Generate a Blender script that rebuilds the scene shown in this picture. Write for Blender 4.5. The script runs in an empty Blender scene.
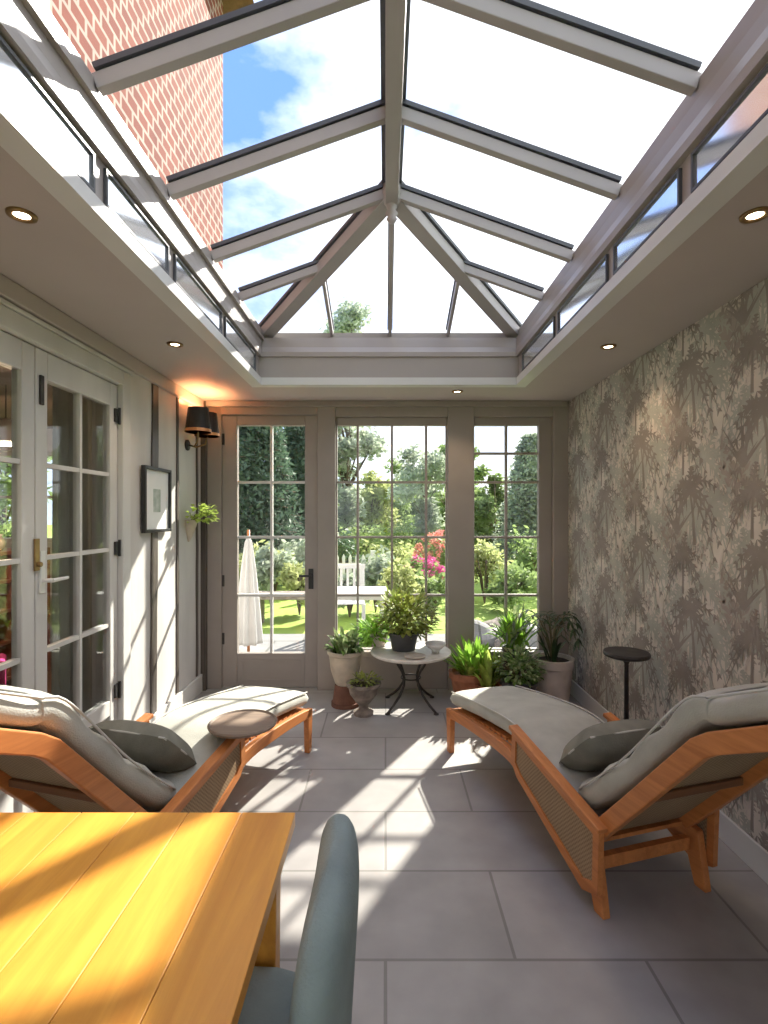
import bpy, bmesh, math, random
from mathutils import Vector, Matrix, noise
PI = math.pi
SC = bpy.context.scene
COL = SC.collection
R = math.radians

# ------------------------------------------------------------------ camera
EYE = 1.54
cd = bpy.data.cameras.new('camera'); cam = bpy.data.objects.new('camera', cd); COL.objects.link(cam)
cam.location = (0, 0, EYE); cam.rotation_euler = (PI/2, 0, 0)
cd.sensor_fit = 'HORIZONTAL'; cd.sensor_width = 36.0; cd.lens = 520.0/768.0*36.0
cd.shift_x = -2.0/1024.0; cd.shift_y = 4.0/1024.0
cd.clip_start = 0.02; cd.clip_end = 400
SC.camera = cam

# ------------------------------------------------------------------ view, sky, sun
SC.view_settings.view_transform = 'Standard'
SC.view_settings.look = 'None'
SC.view_settings.gamma = 1.0
SC.view_settings.use_curve_mapping = False
SC.view_settings.exposure = 1.42

def sky_world():
    w = bpy.data.worlds.new('sky'); SC.world = w; w.use_nodes = True
    nt = w.node_tree; nt.nodes.clear(); N = nt.nodes.new; L = nt.links.new
    out = N('ShaderNodeOutputWorld'); bg = N('ShaderNodeBackground'); bg.inputs[1].default_value = 0.78
    tc = N('ShaderNodeTexCoord')
    mp = N('ShaderNodeMapping'); mp.inputs['Scale'].default_value = (1.0, 1.0, 2.0); mp.inputs['Location'].default_value = (0.35, 0.1, 0.2)
    nz = N('ShaderNodeTexNoise'); nz.inputs['Scale'].default_value = 2.3; nz.inputs['Detail'].default_value = 7; nz.inputs['Roughness'].default_value = 0.55
    L(tc.outputs['Generated'], mp.inputs[0]); L(mp.outputs[0], nz.inputs[0])
    cr = N('ShaderNodeValToRGB'); cr.color_ramp.elements[0].position = 0.40; cr.color_ramp.elements[1].position = 0.56
    sx_ = N('ShaderNodeSeparateXYZ'); L(tc.outputs['Generated'], sx_.inputs[0])
    ma = N('ShaderNodeMath'); ma.operation = 'MULTIPLY_ADD'; ma.inputs[1].default_value = 0.34
    L(sx_.outputs[0], ma.inputs[0]); L(nz.outputs[0], ma.inputs[2]); L(ma.outputs[0], cr.inputs[0])
    # blue gradient of the sky itself, paler towards the horizon
    sp = N('ShaderNodeSeparateXYZ'); L(tc.outputs['Generated'], sp.inputs[0])
    g = N('ShaderNodeValToRGB'); g.color_ramp.elements[0].position = 0.0; g.color_ramp.elements[0].color = (0.62, 0.72, 0.92, 1)
    g.color_ramp.elements[1].position = 0.55; g.color_ramp.elements[1].color = (0.15, 0.29, 0.66, 1)
    L(sp.outputs[2], g.inputs[0])
    mx = N('ShaderNodeMix'); mx.data_type = 'RGBA'
    L(cr.outputs[0], mx.inputs[0]); L(g.outputs[0], mx.inputs[6]); mx.inputs[7].default_value = (0.93, 0.95, 1.0, 1)
    L(mx.outputs[2], bg.inputs[0]); L(bg.outputs[0], out.inputs[0])
sky_world()

sl = bpy.data.lights.new('sun', 'SUN'); sl.energy = 5.4; sl.angle = R(1.0); sl.color = (1.0, 0.93, 0.82)
sun = bpy.data.objects.new('sun', sl); COL.objects.link(sun)
SUN_AZ, SUN_EL = R(28.5), math.atan(0.74)
sdir = Vector((math.sin(SUN_AZ)*math.cos(SUN_EL), math.cos(SUN_AZ)*math.cos(SUN_EL), math.sin(SUN_EL)))
sun.rotation_euler = sdir.to_track_quat('Z', 'Y').to_euler(); sun.location = (8, 14, 12)

# ------------------------------------------------------------------ materials
def nmat(name):
    m = bpy.data.materials.new(name); m.use_nodes = True
    nt = m.node_tree; nt.nodes.clear()
    return m, nt, nt.nodes.new, nt.links.new

def mat(name, c, rough=0.6, var=0.10, scale=6.0, stretch=(1, 1, 1), metal=0.0, bump=0.0, bscale=60, c2=None, spec=0.5, sheen=0.0, trans=0.0):
    """Procedural surface: base colour varied by object-space noise, optional second colour, fine bump."""
    m, nt, N, L = nmat(name)
    out = N('ShaderNodeOutputMaterial'); b = N('ShaderNodeBsdfPrincipled')
    b.inputs['Roughness'].default_value = rough; b.inputs['Metallic'].default_value = metal
    b.inputs['Specular IOR Level'].default_value = spec
    if sheen: b.inputs['Sheen Weight'].default_value = sheen
    tc = N('ShaderNodeTexCoord'); mp = N('ShaderNodeMapping'); mp.inputs['Scale'].default_value = stretch
    nz = N('ShaderNodeTexNoise'); nz.inputs['Scale'].default_value = scale; nz.inputs['Detail'].default_value = 5
    L(tc.outputs['Object'], mp.inputs[0]); L(mp.outputs[0], nz.inputs[0])
    cr = N('ShaderNodeValToRGB')
    d = c2 if c2 else tuple(x*(1-2*var) for x in c)
    u = c if c2 else tuple(min(1, x*(1+2*var)) for x in c)
    cr.color_ramp.elements[0].position = 0.3; cr.color_ramp.elements[0].color = (*d, 1)
    cr.color_ramp.elements[1].position = 0.7; cr.color_ramp.elements[1].color = (*u, 1)
    L(nz.outputs[0], cr.inputs[0]); L(cr.outputs[0], b.inputs['Base Color'])
    if bump:
        n2 = N('ShaderNodeTexNoise'); n2.inputs['Scale'].default_value = bscale; n2.inputs['Detail'].default_value = 4
        L(mp.outputs[0], n2.inputs[0])
        bp = N('ShaderNodeBump'); bp.inputs['Strength'].default_value = bump; bp.inputs['Distance'].default_value = 0.01
        L(n2.outputs[0], bp.inputs['Height']); L(bp.outputs[0], b.inputs['Normal'])
    if trans:
        t = N('ShaderNodeBsdfTranslucent'); L(cr.outputs[0], t.inputs[0])
        ms = N('ShaderNodeMixShader'); ms.inputs[0].default_value = trans
        L(b.outputs[0], ms.inputs[1]); L(t.outputs[0], ms.inputs[2]); L(ms.outputs[0], out.inputs[0])
    else:
        L(b.outputs[0], out.inputs[0])
    return m

def wood(name, a, b_, axis='Y', scale=3.0, rough=0.45):
    """Wood grain running along one object axis."""
    m, nt, N, L = nmat(name)
    out = N('ShaderNodeOutputMaterial'); b = N('ShaderNodeBsdfPrincipled'); b.inputs['Roughness'].default_value = rough
    tc = N('ShaderNodeTexCoord'); mp = N('ShaderNodeMapping')
    s = {'X': (0.6, 9, 9), 'Y': (9, 0.6, 9), 'Z': (9, 9, 0.6)}[axis]
    mp.inputs['Scale'].default_value = s
    nz = N('ShaderNodeTexNoise'); nz.inputs['Scale'].default_value = scale; nz.inputs['Detail'].default_value = 8; nz.inputs['Roughness'].default_value = 0.65; nz.inputs['Distortion'].default_value = 0.6
    cr = N('ShaderNodeValToRGB'); e = cr.color_ramp.elements
    e[0].position = 0.28; e[0].color = (*b_, 1); e[1].position = 0.68; e[1].color = (*a, 1)
    L(tc.outputs['Object'], mp.inputs[0]); L(mp.outputs[0], nz.inputs[0]); L(nz.outputs[0], cr.inputs[0]); L(cr.outputs[0], b.inputs['Base Color'])
    bp = N('ShaderNodeBump'); bp.inputs['Strength'].default_value = 0.12; bp.inputs['Distance'].default_value = 0.004
    L(nz.outputs[0], bp.inputs['Height']); L(bp.outputs[0], b.inputs['Normal']); L(b.outputs[0], out.inputs[0])
    return m

def weave(name, a, b_, n=90.0):
    """Cane / cloth weave: two crossed waves."""
    m, nt, N, L = nmat(name)
    out = N('ShaderNodeOutputMaterial'); b = N('ShaderNodeBsdfPrincipled'); b.inputs['Roughness'].default_value = 0.75
    tc = N('ShaderNodeTexCoord')
    ck = N('ShaderNodeTexChecker'); ck.inputs['Scale'].default_value = n; ck.inputs[1].default_value = (*a, 1); ck.inputs[2].default_value = (*b_, 1)
    L(tc.outputs['Object'], ck.inputs[0])
    nz = N('ShaderNodeTexNoise'); nz.inputs['Scale'].default_value = 5; L(tc.outputs['Object'], nz.inputs[0])
    mx = N('ShaderNodeMix'); mx.data_type = 'RGBA'; mx.blend_type = 'MULTIPLY'; mx.inputs[0].default_value = 0.35
    L(ck.outputs[0], mx.inputs[6]); L(nz.outputs[0], mx.inputs[7]); L(mx.outputs[2], b.inputs['Base Color']); L(b.outputs[0], out.inputs[0])
    return m

def glass(name, tint=(1, 1, 1), refl=0.35):
    """Thin clear pane: see-through with a fresnel reflection."""
    m, nt, N, L = nmat(name)
    out = N('ShaderNodeOutputMaterial'); t = N('ShaderNodeBsdfTransparent'); t.inputs[0].default_value = (*tint, 1)
    g = N('ShaderNodeBsdfGlossy'); g.inputs['Roughness'].default_value = 0.02
    f = N('ShaderNodeFresnel'); f.inputs[0].default_value = 1.45
    ge = N('ShaderNodeNewGeometry'); io = N('ShaderNodeMapRange')      # the same outside-air index on both faces of the pane
    io.inputs[3].default_value = 1.45; io.inputs[4].default_value = 1/1.45
    L(ge.outputs['Backfacing'], io.inputs[0]); L(io.outputs[0], f.inputs[0])
    mu = N('ShaderNodeMath'); mu.operation = 'MULTIPLY'; mu.inputs[1].default_value = refl*2; mu.use_clamp = True
    L(f.outputs[0], mu.inputs[0])
    ms = N('ShaderNodeMixShader'); L(mu.outputs[0], ms.inputs[0]); L(t.outputs[0], ms.inputs[1]); L(g.outputs[0], ms.inputs[2]); L(ms.outputs[0], out.inputs[0])
    return m

def emit(name, c, s):
    m, nt, N, L = nmat(name)
    out = N('ShaderNodeOutputMaterial'); e = N('ShaderNodeEmission'); e.inputs[0].default_value = (*c, 1); e.inputs[1].default_value = s
    L(e.outputs[0], out.inputs[0]); return m

def brickmat(name, c1, c2, mortar, w, h, ms, axes='XY', rough=0.7, offset=0.5, rot=0.0, bump=0.3, noise_amt=0.35):
    m, nt, N, L = nmat(name)
    out = N('ShaderNodeOutputMaterial'); b = N('ShaderNodeBsdfPrincipled'); b.inputs['Roughness'].default_value = rough
    tc = N('ShaderNodeTexCoord'); sp = N('ShaderNodeSeparateXYZ'); cb = N('ShaderNodeCombineXYZ')
    L(tc.outputs['Object'], sp.inputs[0])
    L(sp.outputs['XYZ'.index(axes[0])], cb.inputs[0]); L(sp.outputs['XYZ'.index(axes[1])], cb.inputs[1])
    br = N('ShaderNodeTexBrick'); br.inputs['Scale'].default_value = 1.0; br.offset = offset
    br.inputs['Color1'].default_value = (*c1, 1); br.inputs['Color2'].default_value = (*c2, 1); br.inputs['Mortar'].default_value = (*mortar, 1)
    br.inputs['Brick Width'].default_value = w; br.inputs['Row Height'].default_value = h; br.inputs['Mortar Size'].default_value = ms
    L(cb.outputs[0], br.inputs[0])
    nz = N('ShaderNodeTexNoise'); nz.inputs['Scale'].default_value = 4; nz.inputs['Detail'].default_value = 8; L(tc.outputs['Object'], nz.inputs[0])
    mx = N('ShaderNodeMix'); mx.data_type = 'RGBA'; mx.blend_type = 'OVERLAY'; mx.inputs[0].default_value = noise_amt
    L(br.outputs[0], mx.inputs[6]); L(nz.outputs[0], mx.inputs[7]); L(mx.outputs[2], b.inputs['Base Color'])
    bp = N('ShaderNodeBump'); bp.inputs['Strength'].default_value = bump; bp.inputs['Distance'].default_value = 0.004; bp.invert = True
    L(br.outputs['Fac'], bp.inputs['Height']); L(bp.outputs[0], b.inputs['Normal']); L(b.outputs[0], out.inputs[0])
    return m

M = {}
M['taupe'] = mat('taupe_paint', (0.32, 0.28, 0.255), 0.5, 0.04, 3)
M['ceiling'] = mat('ceiling_paint', (0.45, 0.395, 0.38), 0.6, 0.02, 2)
M['grey_paint'] = mat('pale_grey_paint', (0.60, 0.59, 0.575), 0.5, 0.05, 4, stretch=(1, 1, .3))
M['board'] = mat('painted_wall', (0.60, 0.58, 0.56), 0.65, 0.07, 3, stretch=(1, 1, .3), bump=0.15, bscale=30)
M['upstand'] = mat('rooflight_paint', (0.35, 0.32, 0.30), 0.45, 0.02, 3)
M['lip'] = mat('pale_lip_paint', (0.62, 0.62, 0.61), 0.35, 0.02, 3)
M['bar'] = mat('glazing_bar_paint', (0.36, 0.34, 0.33), 0.4, 0.03, 3)
M['cap'] = mat('dark_glazing_cap', (0.07, 0.075, 0.085), 0.4, 0.05, 3)
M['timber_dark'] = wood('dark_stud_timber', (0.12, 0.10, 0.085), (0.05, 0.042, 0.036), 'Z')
M['floor'] = brickmat('stone_floor', (0.35, 0.335, 0.33), (0.31, 0.295, 0.29), (0.21, 0.20, 0.19), 0.9, 0.45, 0.006, rough=0.42)
M['teak'] = wood('teak', (0.62, 0.235, 0.07), (0.40, 0.13, 0.035), 'Y')
M['teak_shaded'] = wood('shaded_teak_slats', (0.20, 0.085, 0.035), (0.12, 0.05, 0.02), 'X')  # darker teak with the underside's shade put into its colour
M['table_wood'] = wood('orange_table_wood', (0.80, 0.37, 0.055), (0.56, 0.21, 0.025), 'Y', 1.6, 0.38)
M['tray_wood'] = wood('grey_brown_tray', (0.26, 0.19, 0.14), (0.16, 0.11, 0.08), 'X', 4, 0.6)
M['cane'] = weave('cane_weave', (0.42, 0.29, 0.17), (0.28, 0.18, 0.10), 110)
M['cushion'] = mat('sage_cushion_cloth', (0.44, 0.435, 0.385), 0.9, 0.06, 8, bump=0.25, bscale=180, sheen=0.2)
M['pillow'] = mat('olive_grey_cloth', (0.20, 0.195, 0.16), 0.9, 0.10, 9, bump=0.25, bscale=160)
M['piping'] = mat('pale_piping', (0.55, 0.54, 0.50), 0.8, 0.03, 9)
M['black'] = mat('black_iron', (0.02, 0.02, 0.021), 0.45, 0.1, 20)
M['iron'] = mat('dark_iron', (0.05, 0.045, 0.042), 0.5, 0.15, 20, metal=0.4)
M['brass'] = mat('aged_brass', (0.30, 0.19, 0.09), 0.35, 0.1, 20, metal=0.9)
M['copper'] = mat('copper_lining', (0.75, 0.36, 0.16), 0.35, 0.05, 10, metal=0.6)
M['white_metal'] = mat('white_enamel', (0.70, 0.70, 0.69), 0.3, 0.02, 6)
M['chrome'] = mat('polished_nickel', (0.75, 0.75, 0.76), 0.2, 0.02, 6, metal=1.0)
M['glass'] = glass('clear_glass', (0.97, 0.98, 0.97), 0.35)
M['roof_glass'] = glass('roof_glass', (0.95, 0.97, 1.0), 0.08)
M['door_glass'] = glass('door_glass', (0.92, 0.93, 0.92), 0.42)
M['mirror_pane'] = mat('silvered_pane', (0.88, 0.93, 1.0), 0.10, 0.02, 5, metal=0.9)
M['stone_top'] = mat('pale_stone_top', (0.62, 0.59, 0.54), 0.4, 0.08, 12)
M['terracotta'] = mat('terracotta', (0.42, 0.17, 0.09), 0.8, 0.14, 12, bump=0.2)
M['terracotta_dark'] = mat('dark_terracotta', (0.16, 0.07, 0.045), 0.8, 0.14, 12)
M['cream_pot'] = mat('cream_glaze', (0.52, 0.45, 0.36), 0.5, 0.10, 10)
M['white_pot'] = mat('chalky_pot', (0.60, 0.52, 0.46), 0.75, 0.07, 9, bump=0.2)
M['stone_pot'] = mat('weathered_stone', (0.24, 0.20, 0.17), 0.85, 0.22, 14, bump=0.4)
M['dark_pot'] = mat('charcoal_pot', (0.06, 0.06, 0.065), 0.5, 0.1, 10)
M['soil'] = mat('soil', (0.05, 0.035, 0.022), 0.95, 0.3, 50, bump=0.8)
M['leaf_bright'] = mat('bright_leaf', (0.28, 0.50, 0.07), 0.45, 0.2, 14, trans=0.45)
M['leaf_lime'] = mat('lime_leaf', (0.44, 0.56, 0.13), 0.45, 0.2, 14, trans=0.45)
M['leaf_mid'] = mat('mid_leaf', (0.13, 0.25, 0.05), 0.45, 0.25, 14, trans=0.3)
M['leaf_dark'] = mat('dark_leaf', (0.035, 0.07, 0.025), 0.4, 0.25, 14, trans=0.15)
M['leaf_varieg'] = mat('variegated_leaf', (0.50, 0.56, 0.30), 0.45, 0.1, 30, c2=(0.10, 0.22, 0.06), trans=0.25)
M['leaf_bronze'] = mat('bronze_green_leaf', (0.42, 0.44, 0.10), 0.45, 0.1, 18, c2=(0.16, 0.22, 0.05), trans=0.4)
M['stem'] = mat('plant_stem', (0.14, 0.12, 0.06), 0.7, 0.2, 20)
M['bark'] = mat('bark', (0.12, 0.09, 0.065), 0.9, 0.3, 10, stretch=(1, 1, .2), bump=0.5, bscale=20)
M['fol_mid'] = mat('tree_leaf_mid', (0.27, 0.36, 0.14), 0.6, 0.2, 0.8, trans=0.5)
M['fol_light'] = mat('tree_leaf_light', (0.46, 0.50, 0.22), 0.6, 0.2, 0.8, trans=0.5)
M['fol_pale'] = mat('tree_leaf_pale', (0.42, 0.48, 0.37), 0.6, 0.2, 0.8, trans=0.5)
M['fol_dark'] = mat('conifer_leaf', (0.10, 0.16, 0.11), 0.6, 0.2, 0.8, trans=0.3)
M['pink'] = mat('pink_blossom', (0.80, 0.13, 0.42), 0.6, 0.15, 5, trans=0.4)
M['coral'] = mat('coral_blossom', (0.80, 0.32, 0.28), 0.6, 0.15, 5, trans=0.4)
M['grass'] = mat('lawn_grass', (0.30, 0.42, 0.07), 0.9, 0.15, 0.9, bump=0.6, bscale=40)
M['flag'] = brickmat('patio_flags', (0.24, 0.235, 0.23), (0.19, 0.185, 0.18), (0.11, 0.11, 0.10), 0.7, 0.55, 0.015, rough=0.8)
M['render_white'] = mat('white_render', (0.66, 0.66, 0.67), 0.8, 0.06, 2, bump=0.2, bscale=30)
M['tile_hung'] = brickmat('hung_clay_tiles', (0.20, 0.062, 0.045), (0.15, 0.045, 0.035), (0.32, 0.25, 0.22), 0.17, 0.11, 0.014, axes='YZ', rough=0.8)
M['tile_hung'].node_tree.nodes['Principled BSDF'].inputs['Specular IOR Level'].default_value = 0.05
M['lead'] = mat('lead_grey', (0.16, 0.17, 0.18), 0.6, 0.08, 5)
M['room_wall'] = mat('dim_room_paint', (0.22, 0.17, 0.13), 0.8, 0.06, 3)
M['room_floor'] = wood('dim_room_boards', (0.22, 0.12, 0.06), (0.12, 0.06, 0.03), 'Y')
M['curtain'] = mat('grey_green_linen', (0.36, 0.38, 0.33), 0.9, 0.08, 5, stretch=(3, 3, .2), bump=0.2, bscale=120)
M['red_wood'] = wood('red_brown_wood', (0.30, 0.10, 0.05), (0.17, 0.05, 0.03), 'Y')
M['magenta'] = mat('magenta_cloth', (0.50, 0.03, 0.20), 0.85, 0.1, 8)
M['chair_cloth'] = mat('grey_blue_cloth', (0.24, 0.29, 0.29), 0.9, 0.06, 9, bump=0.25, bscale=160)
M['paper'] = mat('mount_board', (0.85, 0.87, 0.86), 0.8, 0.02, 5)
M['print'] = mat('botanical_print', (0.34, 0.42, 0.36), 0.8, 0.2, 18, c2=(0.62, 0.66, 0.62))
M['hedge_shade'] = mat('hedge_inner_shade', (0.10, 0.17, 0.05), 0.7, 0.25, 1.5, trans=0.3)  # dark tone stands for the shade inside the hedge
M['garden_white'] = mat('white_garden_paint', (0.72, 0.71, 0.70), 0.6, 0.04, 4)
M['bulb'] = emit('warm_lamp_glow', (1.0, 0.72, 0.42), 14.0)
M['lamp_lens'] = emit('downlight_lens_glow', (1.0, 0.80, 0.55), 9.0)
# wallpaper inks
M['paper_base'] = mat('wallpaper_ground', (0.58, 0.515, 0.485), 0.75, 0.05, 2.5)
M['ink_pale'] = mat('wallpaper_pale_ink', (0.66, 0.60, 0.54), 0.75, 0.05, 5)
M['ink_green'] = mat('wallpaper_sage_ink', (0.42, 0.415, 0.37), 0.75, 0.08, 5)
M['ink_brown'] = mat('wallpaper_brown_ink', (0.37, 0.315, 0.28), 0.75, 0.08, 5)
M['ink_dark'] = mat('wallpaper_dark_ink', (0.27, 0.235, 0.21), 0.75, 0.08, 5)

# ------------------------------------------------------------------ mesh helpers
class MB:
    """Collects geometry for ONE mesh object."""
    def __init__(s): s.v = []; s.f = []; s.mi = []; s.m = 0
    def add(s, vs, fs):
        o = len(s.v); s.v += [tuple(v) for v in vs]
        for f in fs: s.f.append(tuple(i+o for i in f)); s.mi.append(s.m)
    def box(s, x0, x1, y0, y1, z0, z1, rot=None, ch=0.0):
        vs = [(x, y, z) for z in (z0, z1) for y in (y0, y1) for x in (x0, x1)]
        s.add(vs, [(0, 2, 3, 1), (4, 5, 7, 6), (0, 1, 5, 4), (2, 6, 7, 3), (0, 4, 6, 2), (1, 3, 7, 5)]); return s
    def bar(s, a, b, w, h, up=(0, 0, 1)):
        """rectangular bar from a to b, w across, h along up."""
        a, b = Vector(a), Vector(b); d = (b-a).normalized(); u = Vector(up)
        x = d.cross(u)
        if x.length < 1e-4: x = d.cross(Vector((0, 1, 0)))
        x.normalize(); u = x.cross(d).normalized()
        vs = [p + x*i*w/2 + u*j*h/2 for p in (a, b) for i, j in ((-1, -1), (1, -1), (1, 1), (-1, 1))]
        s.add(vs, [(0, 1, 2, 3), (7, 6, 5, 4), (0, 4, 5, 1), (1, 5, 6, 2), (2, 6, 7, 3), (3, 7, 4, 0)]); return s
    def prism(s, poly, axis, a, b):
        """polygon (u,v) extruded along axis from a to b."""
        n = len(poly)
        def P(u, v, t): return {'X': (t, u, v), 'Y': (u, t, v), 'Z': (u, v, t)}[axis]
        vs = [P(u, v, a) for u, v in poly] + [P(u, v, b) for u, v in poly]
        s.add(vs, [tuple(range(n))[::-1], tuple(range(n, 2*n))] + [(i, (i+1) % n, (i+1) % n+n, i+n) for i in range(n)]); return s
    def tube(s, pts, r, n=10, caps=True):
        pts = [Vector(p) for p in pts]; rs = r if isinstance(r, (list, tuple)) else [r]*len(pts)
        vs = []; fs = []; ref = None
        for i, p in enumerate(pts):
            t = (pts[min(i+1, len(pts)-1)] - pts[max(i-1, 0)]).normalized()
            if ref is None: ref = Vector((0, 0, 1)) if abs(t.z) < 0.9 else Vector((1, 0, 0))
            u = (ref - t*ref.dot(t)).normalized(); ref = u; w = t.cross(u)
            for k in range(n):
                a = 2*PI*k/n; vs.append(p + (u*math.cos(a) + w*math.sin(a))*rs[i])
        for i in range(len(pts)-1):
            for k in range(n):
                a = i*n+k; b = i*n+(k+1) % n; fs.append((a, b, b+n, a+n))
        if caps: fs.append(tuple(range(n))[::-1]); fs.append(tuple(range((len(pts)-1)*n, len(pts)*n)))
        s.add(vs, fs); return s
    def lathe(s, prof, c=(0, 0, 0), n=28, sx=1, sy=1):
        vs = []; fs = []
        for r, z in prof:
            for k in range(n):
                a = 2*PI*k/n; vs.append((c[0]+r*math.cos(a)*sx, c[1]+r*math.sin(a)*sy, c[2]+z))
        for i in range(len(prof)-1):
            for k in range(n):
                a = i*n+k; b = i*n+(k+1) % n; fs.append((a, b, b+n, a+n))
        if prof[0][0] > 1e-5: fs.append(tuple(range(n))[::-1])
        if prof[-1][0] > 1e-5: fs.append(tuple(range((len(prof)-1)*n, len(prof)*n)))
        s.add(vs, fs); return s
    def loft(s, rings, caps=True):
        n = len(rings[0]); vs = [p for r in rings for p in r]; fs = []
        for i in range(len(rings)-1):
            for k in range(n):
                a = i*n+k; b = i*n+(k+1) % n; fs.append((a, b, b+n, a+n))
        if caps: fs.append(tuple(range(n))[::-1]); fs.append(tuple(range((len(rings)-1)*n, len(rings)*n)))
        s.add(vs, fs); return s
    def blade(s, base, tip, w, sag=0.0, n=5, up=(0, 0, 1), fold=0.15):
        """a leaf: tapered folded strip from base to tip, arching by sag."""
        a, b = Vector(base), Vector(tip); d = b-a; L_ = d.length; x = d.cross(Vector(up))
        if x.length < 1e-5: x = Vector((1, 0, 0))
        x.normalize(); nrm = x.cross(d).normalized()
        vs = []; fs = []
        for i in range(n+1):
            t = i/n; p = a + d*t + Vector((0, 0, 1))*(sag*4*t*(1-t))
            ww = w*(math.sin(PI*min(1, 0.12+t*0.88))**0.7)*0.5 if t < 1 else 0.001
            vs += [p - x*ww + nrm*ww*fold*2, p, p + x*ww + nrm*ww*fold*2]
        for i in range(n):
            o = i*3; fs += [(o, o+1, o+4, o+3), (o+1, o+2, o+5, o+4)]
        s.add(vs, fs); return s
    def build(s, name, m, parent=None, smooth=False, bevel=0.0, sub=0, loc=None, fix=False):
        me = bpy.data.meshes.new(name); me.from_pydata(s.v, [], s.f)
        ms = m if isinstance(m, (list, tuple)) else [m]
        for q in ms: me.materials.append(M[q] if isinstance(q, str) else q)
        if len(ms) > 1: me.polygons.foreach_set('material_index', s.mi)
        if smooth: me.polygons.foreach_set('use_smooth', [True]*len(me.polygons))
        me.update()
        if fix:
            bm = bmesh.new(); bm.from_mesh(me); bmesh.ops.recalc_face_normals(bm, faces=bm.faces); bm.to_mesh(me); bm.free()
        o = bpy.data.objects.new(name, me); COL.objects.link(o)
        if parent: o.parent = parent
        if loc: o.location = loc
        if bevel:
            b = o.modifiers.new('bevel', 'BEVEL'); b.width = bevel; b.segments = 2; b.limit_method = 'ANGLE'; b.angle_limit = R(40)
        if sub:
            b = o.modifiers.new('sub', 'SUBSURF'); b.levels = sub; b.render_levels = sub
        if smooth and bevel: pass
        return o

def thing(name, label, cat, loc=(0, 0, 0), rz=0.0, group=None):
    o = bpy.data.objects.new(name, None); COL.objects.link(o); o.empty_display_size = 0.1
    o.location = loc; o.rotation_euler = (0, 0, rz); o['label'] = label; o['category'] = cat
    if group: o['group'] = group
    return o
def tag(o, label, cat, group=None, kind=None):
    o['label'] = label; o['category'] = cat
    if group: o['group'] = group
    if kind: o['kind'] = kind
    return o
def struct(o, label=None):
    o['kind'] = 'structure'
    if label: o['label'] = label
    return o
def sempty(name, loc=(0, 0, 0), label=None):
    o = bpy.data.objects.new(name, None); COL.objects.link(o); o.location = loc; return struct(o, label)
def copy_tree(o, parent=None):
    kids = list(o.children); c = o.copy(); COL.objects.link(c)
    if parent: c.parent = parent
    for k in kids: copy_tree(k, c)
    return c
def B(*a, **k): return MB().box(*a, **k)

# ------------------------------------------------------------------ room dimensions
XL, XR, YB, YR, H = -1.62, 1.61, 4.60, -2.2, 2.54          # inner faces
OX0, OX1, OY0, OY1 = -0.95, 1.00, -1.30, 3.97              # rooflight opening in the ceiling
WT = 0.18

# floor, ceiling
struct(B(XL-WT, XR+WT, YR-WT, YB+WT, -0.12, 0.0).build('floor', 'floor'))
mb = MB(); top = H+0.16
e_ = .07
mb.box(XL-WT, OX0-e_, YR-WT, YB+WT, H, top); mb.box(OX1+e_, XR+WT, YR-WT, YB+WT, H, top)
mb.box(OX0-e_, OX1+e_, OY1+e_, YB+WT, H, top); mb.box(OX0-e_, OX1+e_, YR-WT, OY0-e_, H, top)
struct(mb.build('ceiling', 'ceiling'))

# rear wall (behind the camera) with wide glazed opening added to let in daylight
mb = MB()
mb.box(XL-WT, -1.25, YR-WT, YR, 0, H); mb.box(1.25, XR+WT, YR-WT, YR, 0, H); mb.box(-1.25, 1.25, YR-WT, YR, 2.25, H)
struct(mb.build('wall_rear', 'board'))
dr = sempty('door_6', (0, YR-0.1, 0), 'unseen glazed doors behind the camera, added to let in daylight')
mb = MB(); mb.box(-1.25, -1.18, -.03, .03, 0, 2.25); mb.box(1.18, 1.25, -.03, .03, 0, 2.25); mb.box(-1.18, 1.18, -.03, .03, 2.18, 2.25); mb.box(-1.18, 1.18, -.03, .03, 0, .08); mb.box(-.04, .04, -.03, .03, .08, 2.18)
mb.build('door_frame', 'grey_paint', dr, bevel=.004)
B(-1.18, 1.18, -.004, .004, .08, 2.18).build('door_glass', 'glass', dr)

# ------------------------------------------------------------------ right wall with palm wallpaper
rnd = random.Random(5)
mb = MB(); mb.m = 0
mb.box(XR, XR+WT, YR, YB, 0, H)
RC = [0]
def ribbon(mb, pts, w0, w1, xo):
    """flat printed stroke in the wall plane; pts are (y, z)."""
    RC[0] = (RC[0]+1) % 97; xo -= RC[0]*6e-6          # every stroke lies on the ones printed before it
    vs = []; n = len(pts)
    for i, p in enumerate(pts):
        a = Vector(pts[max(i-1, 0)]); b = Vector(pts[min(i+1, n-1)]); t = (b-a).normalized(); q = Vector((-t.y, t.x))
        w = (w0 + (w1-w0)*i/(n-1))/2
        for sgn in (-1, 1):
            y = p[0]+q.x*w*sgn; z = p[1]+q.y*w*sgn
            y = min(max(y, YR), YB); z = min(max(z, 0.002), H-0.002)
            vs.append((xo, y, z))
    mb.add(vs, [(2*i, 2*i+2, 2*i+3, 2*i+1) for i in range(n-1)])
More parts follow.
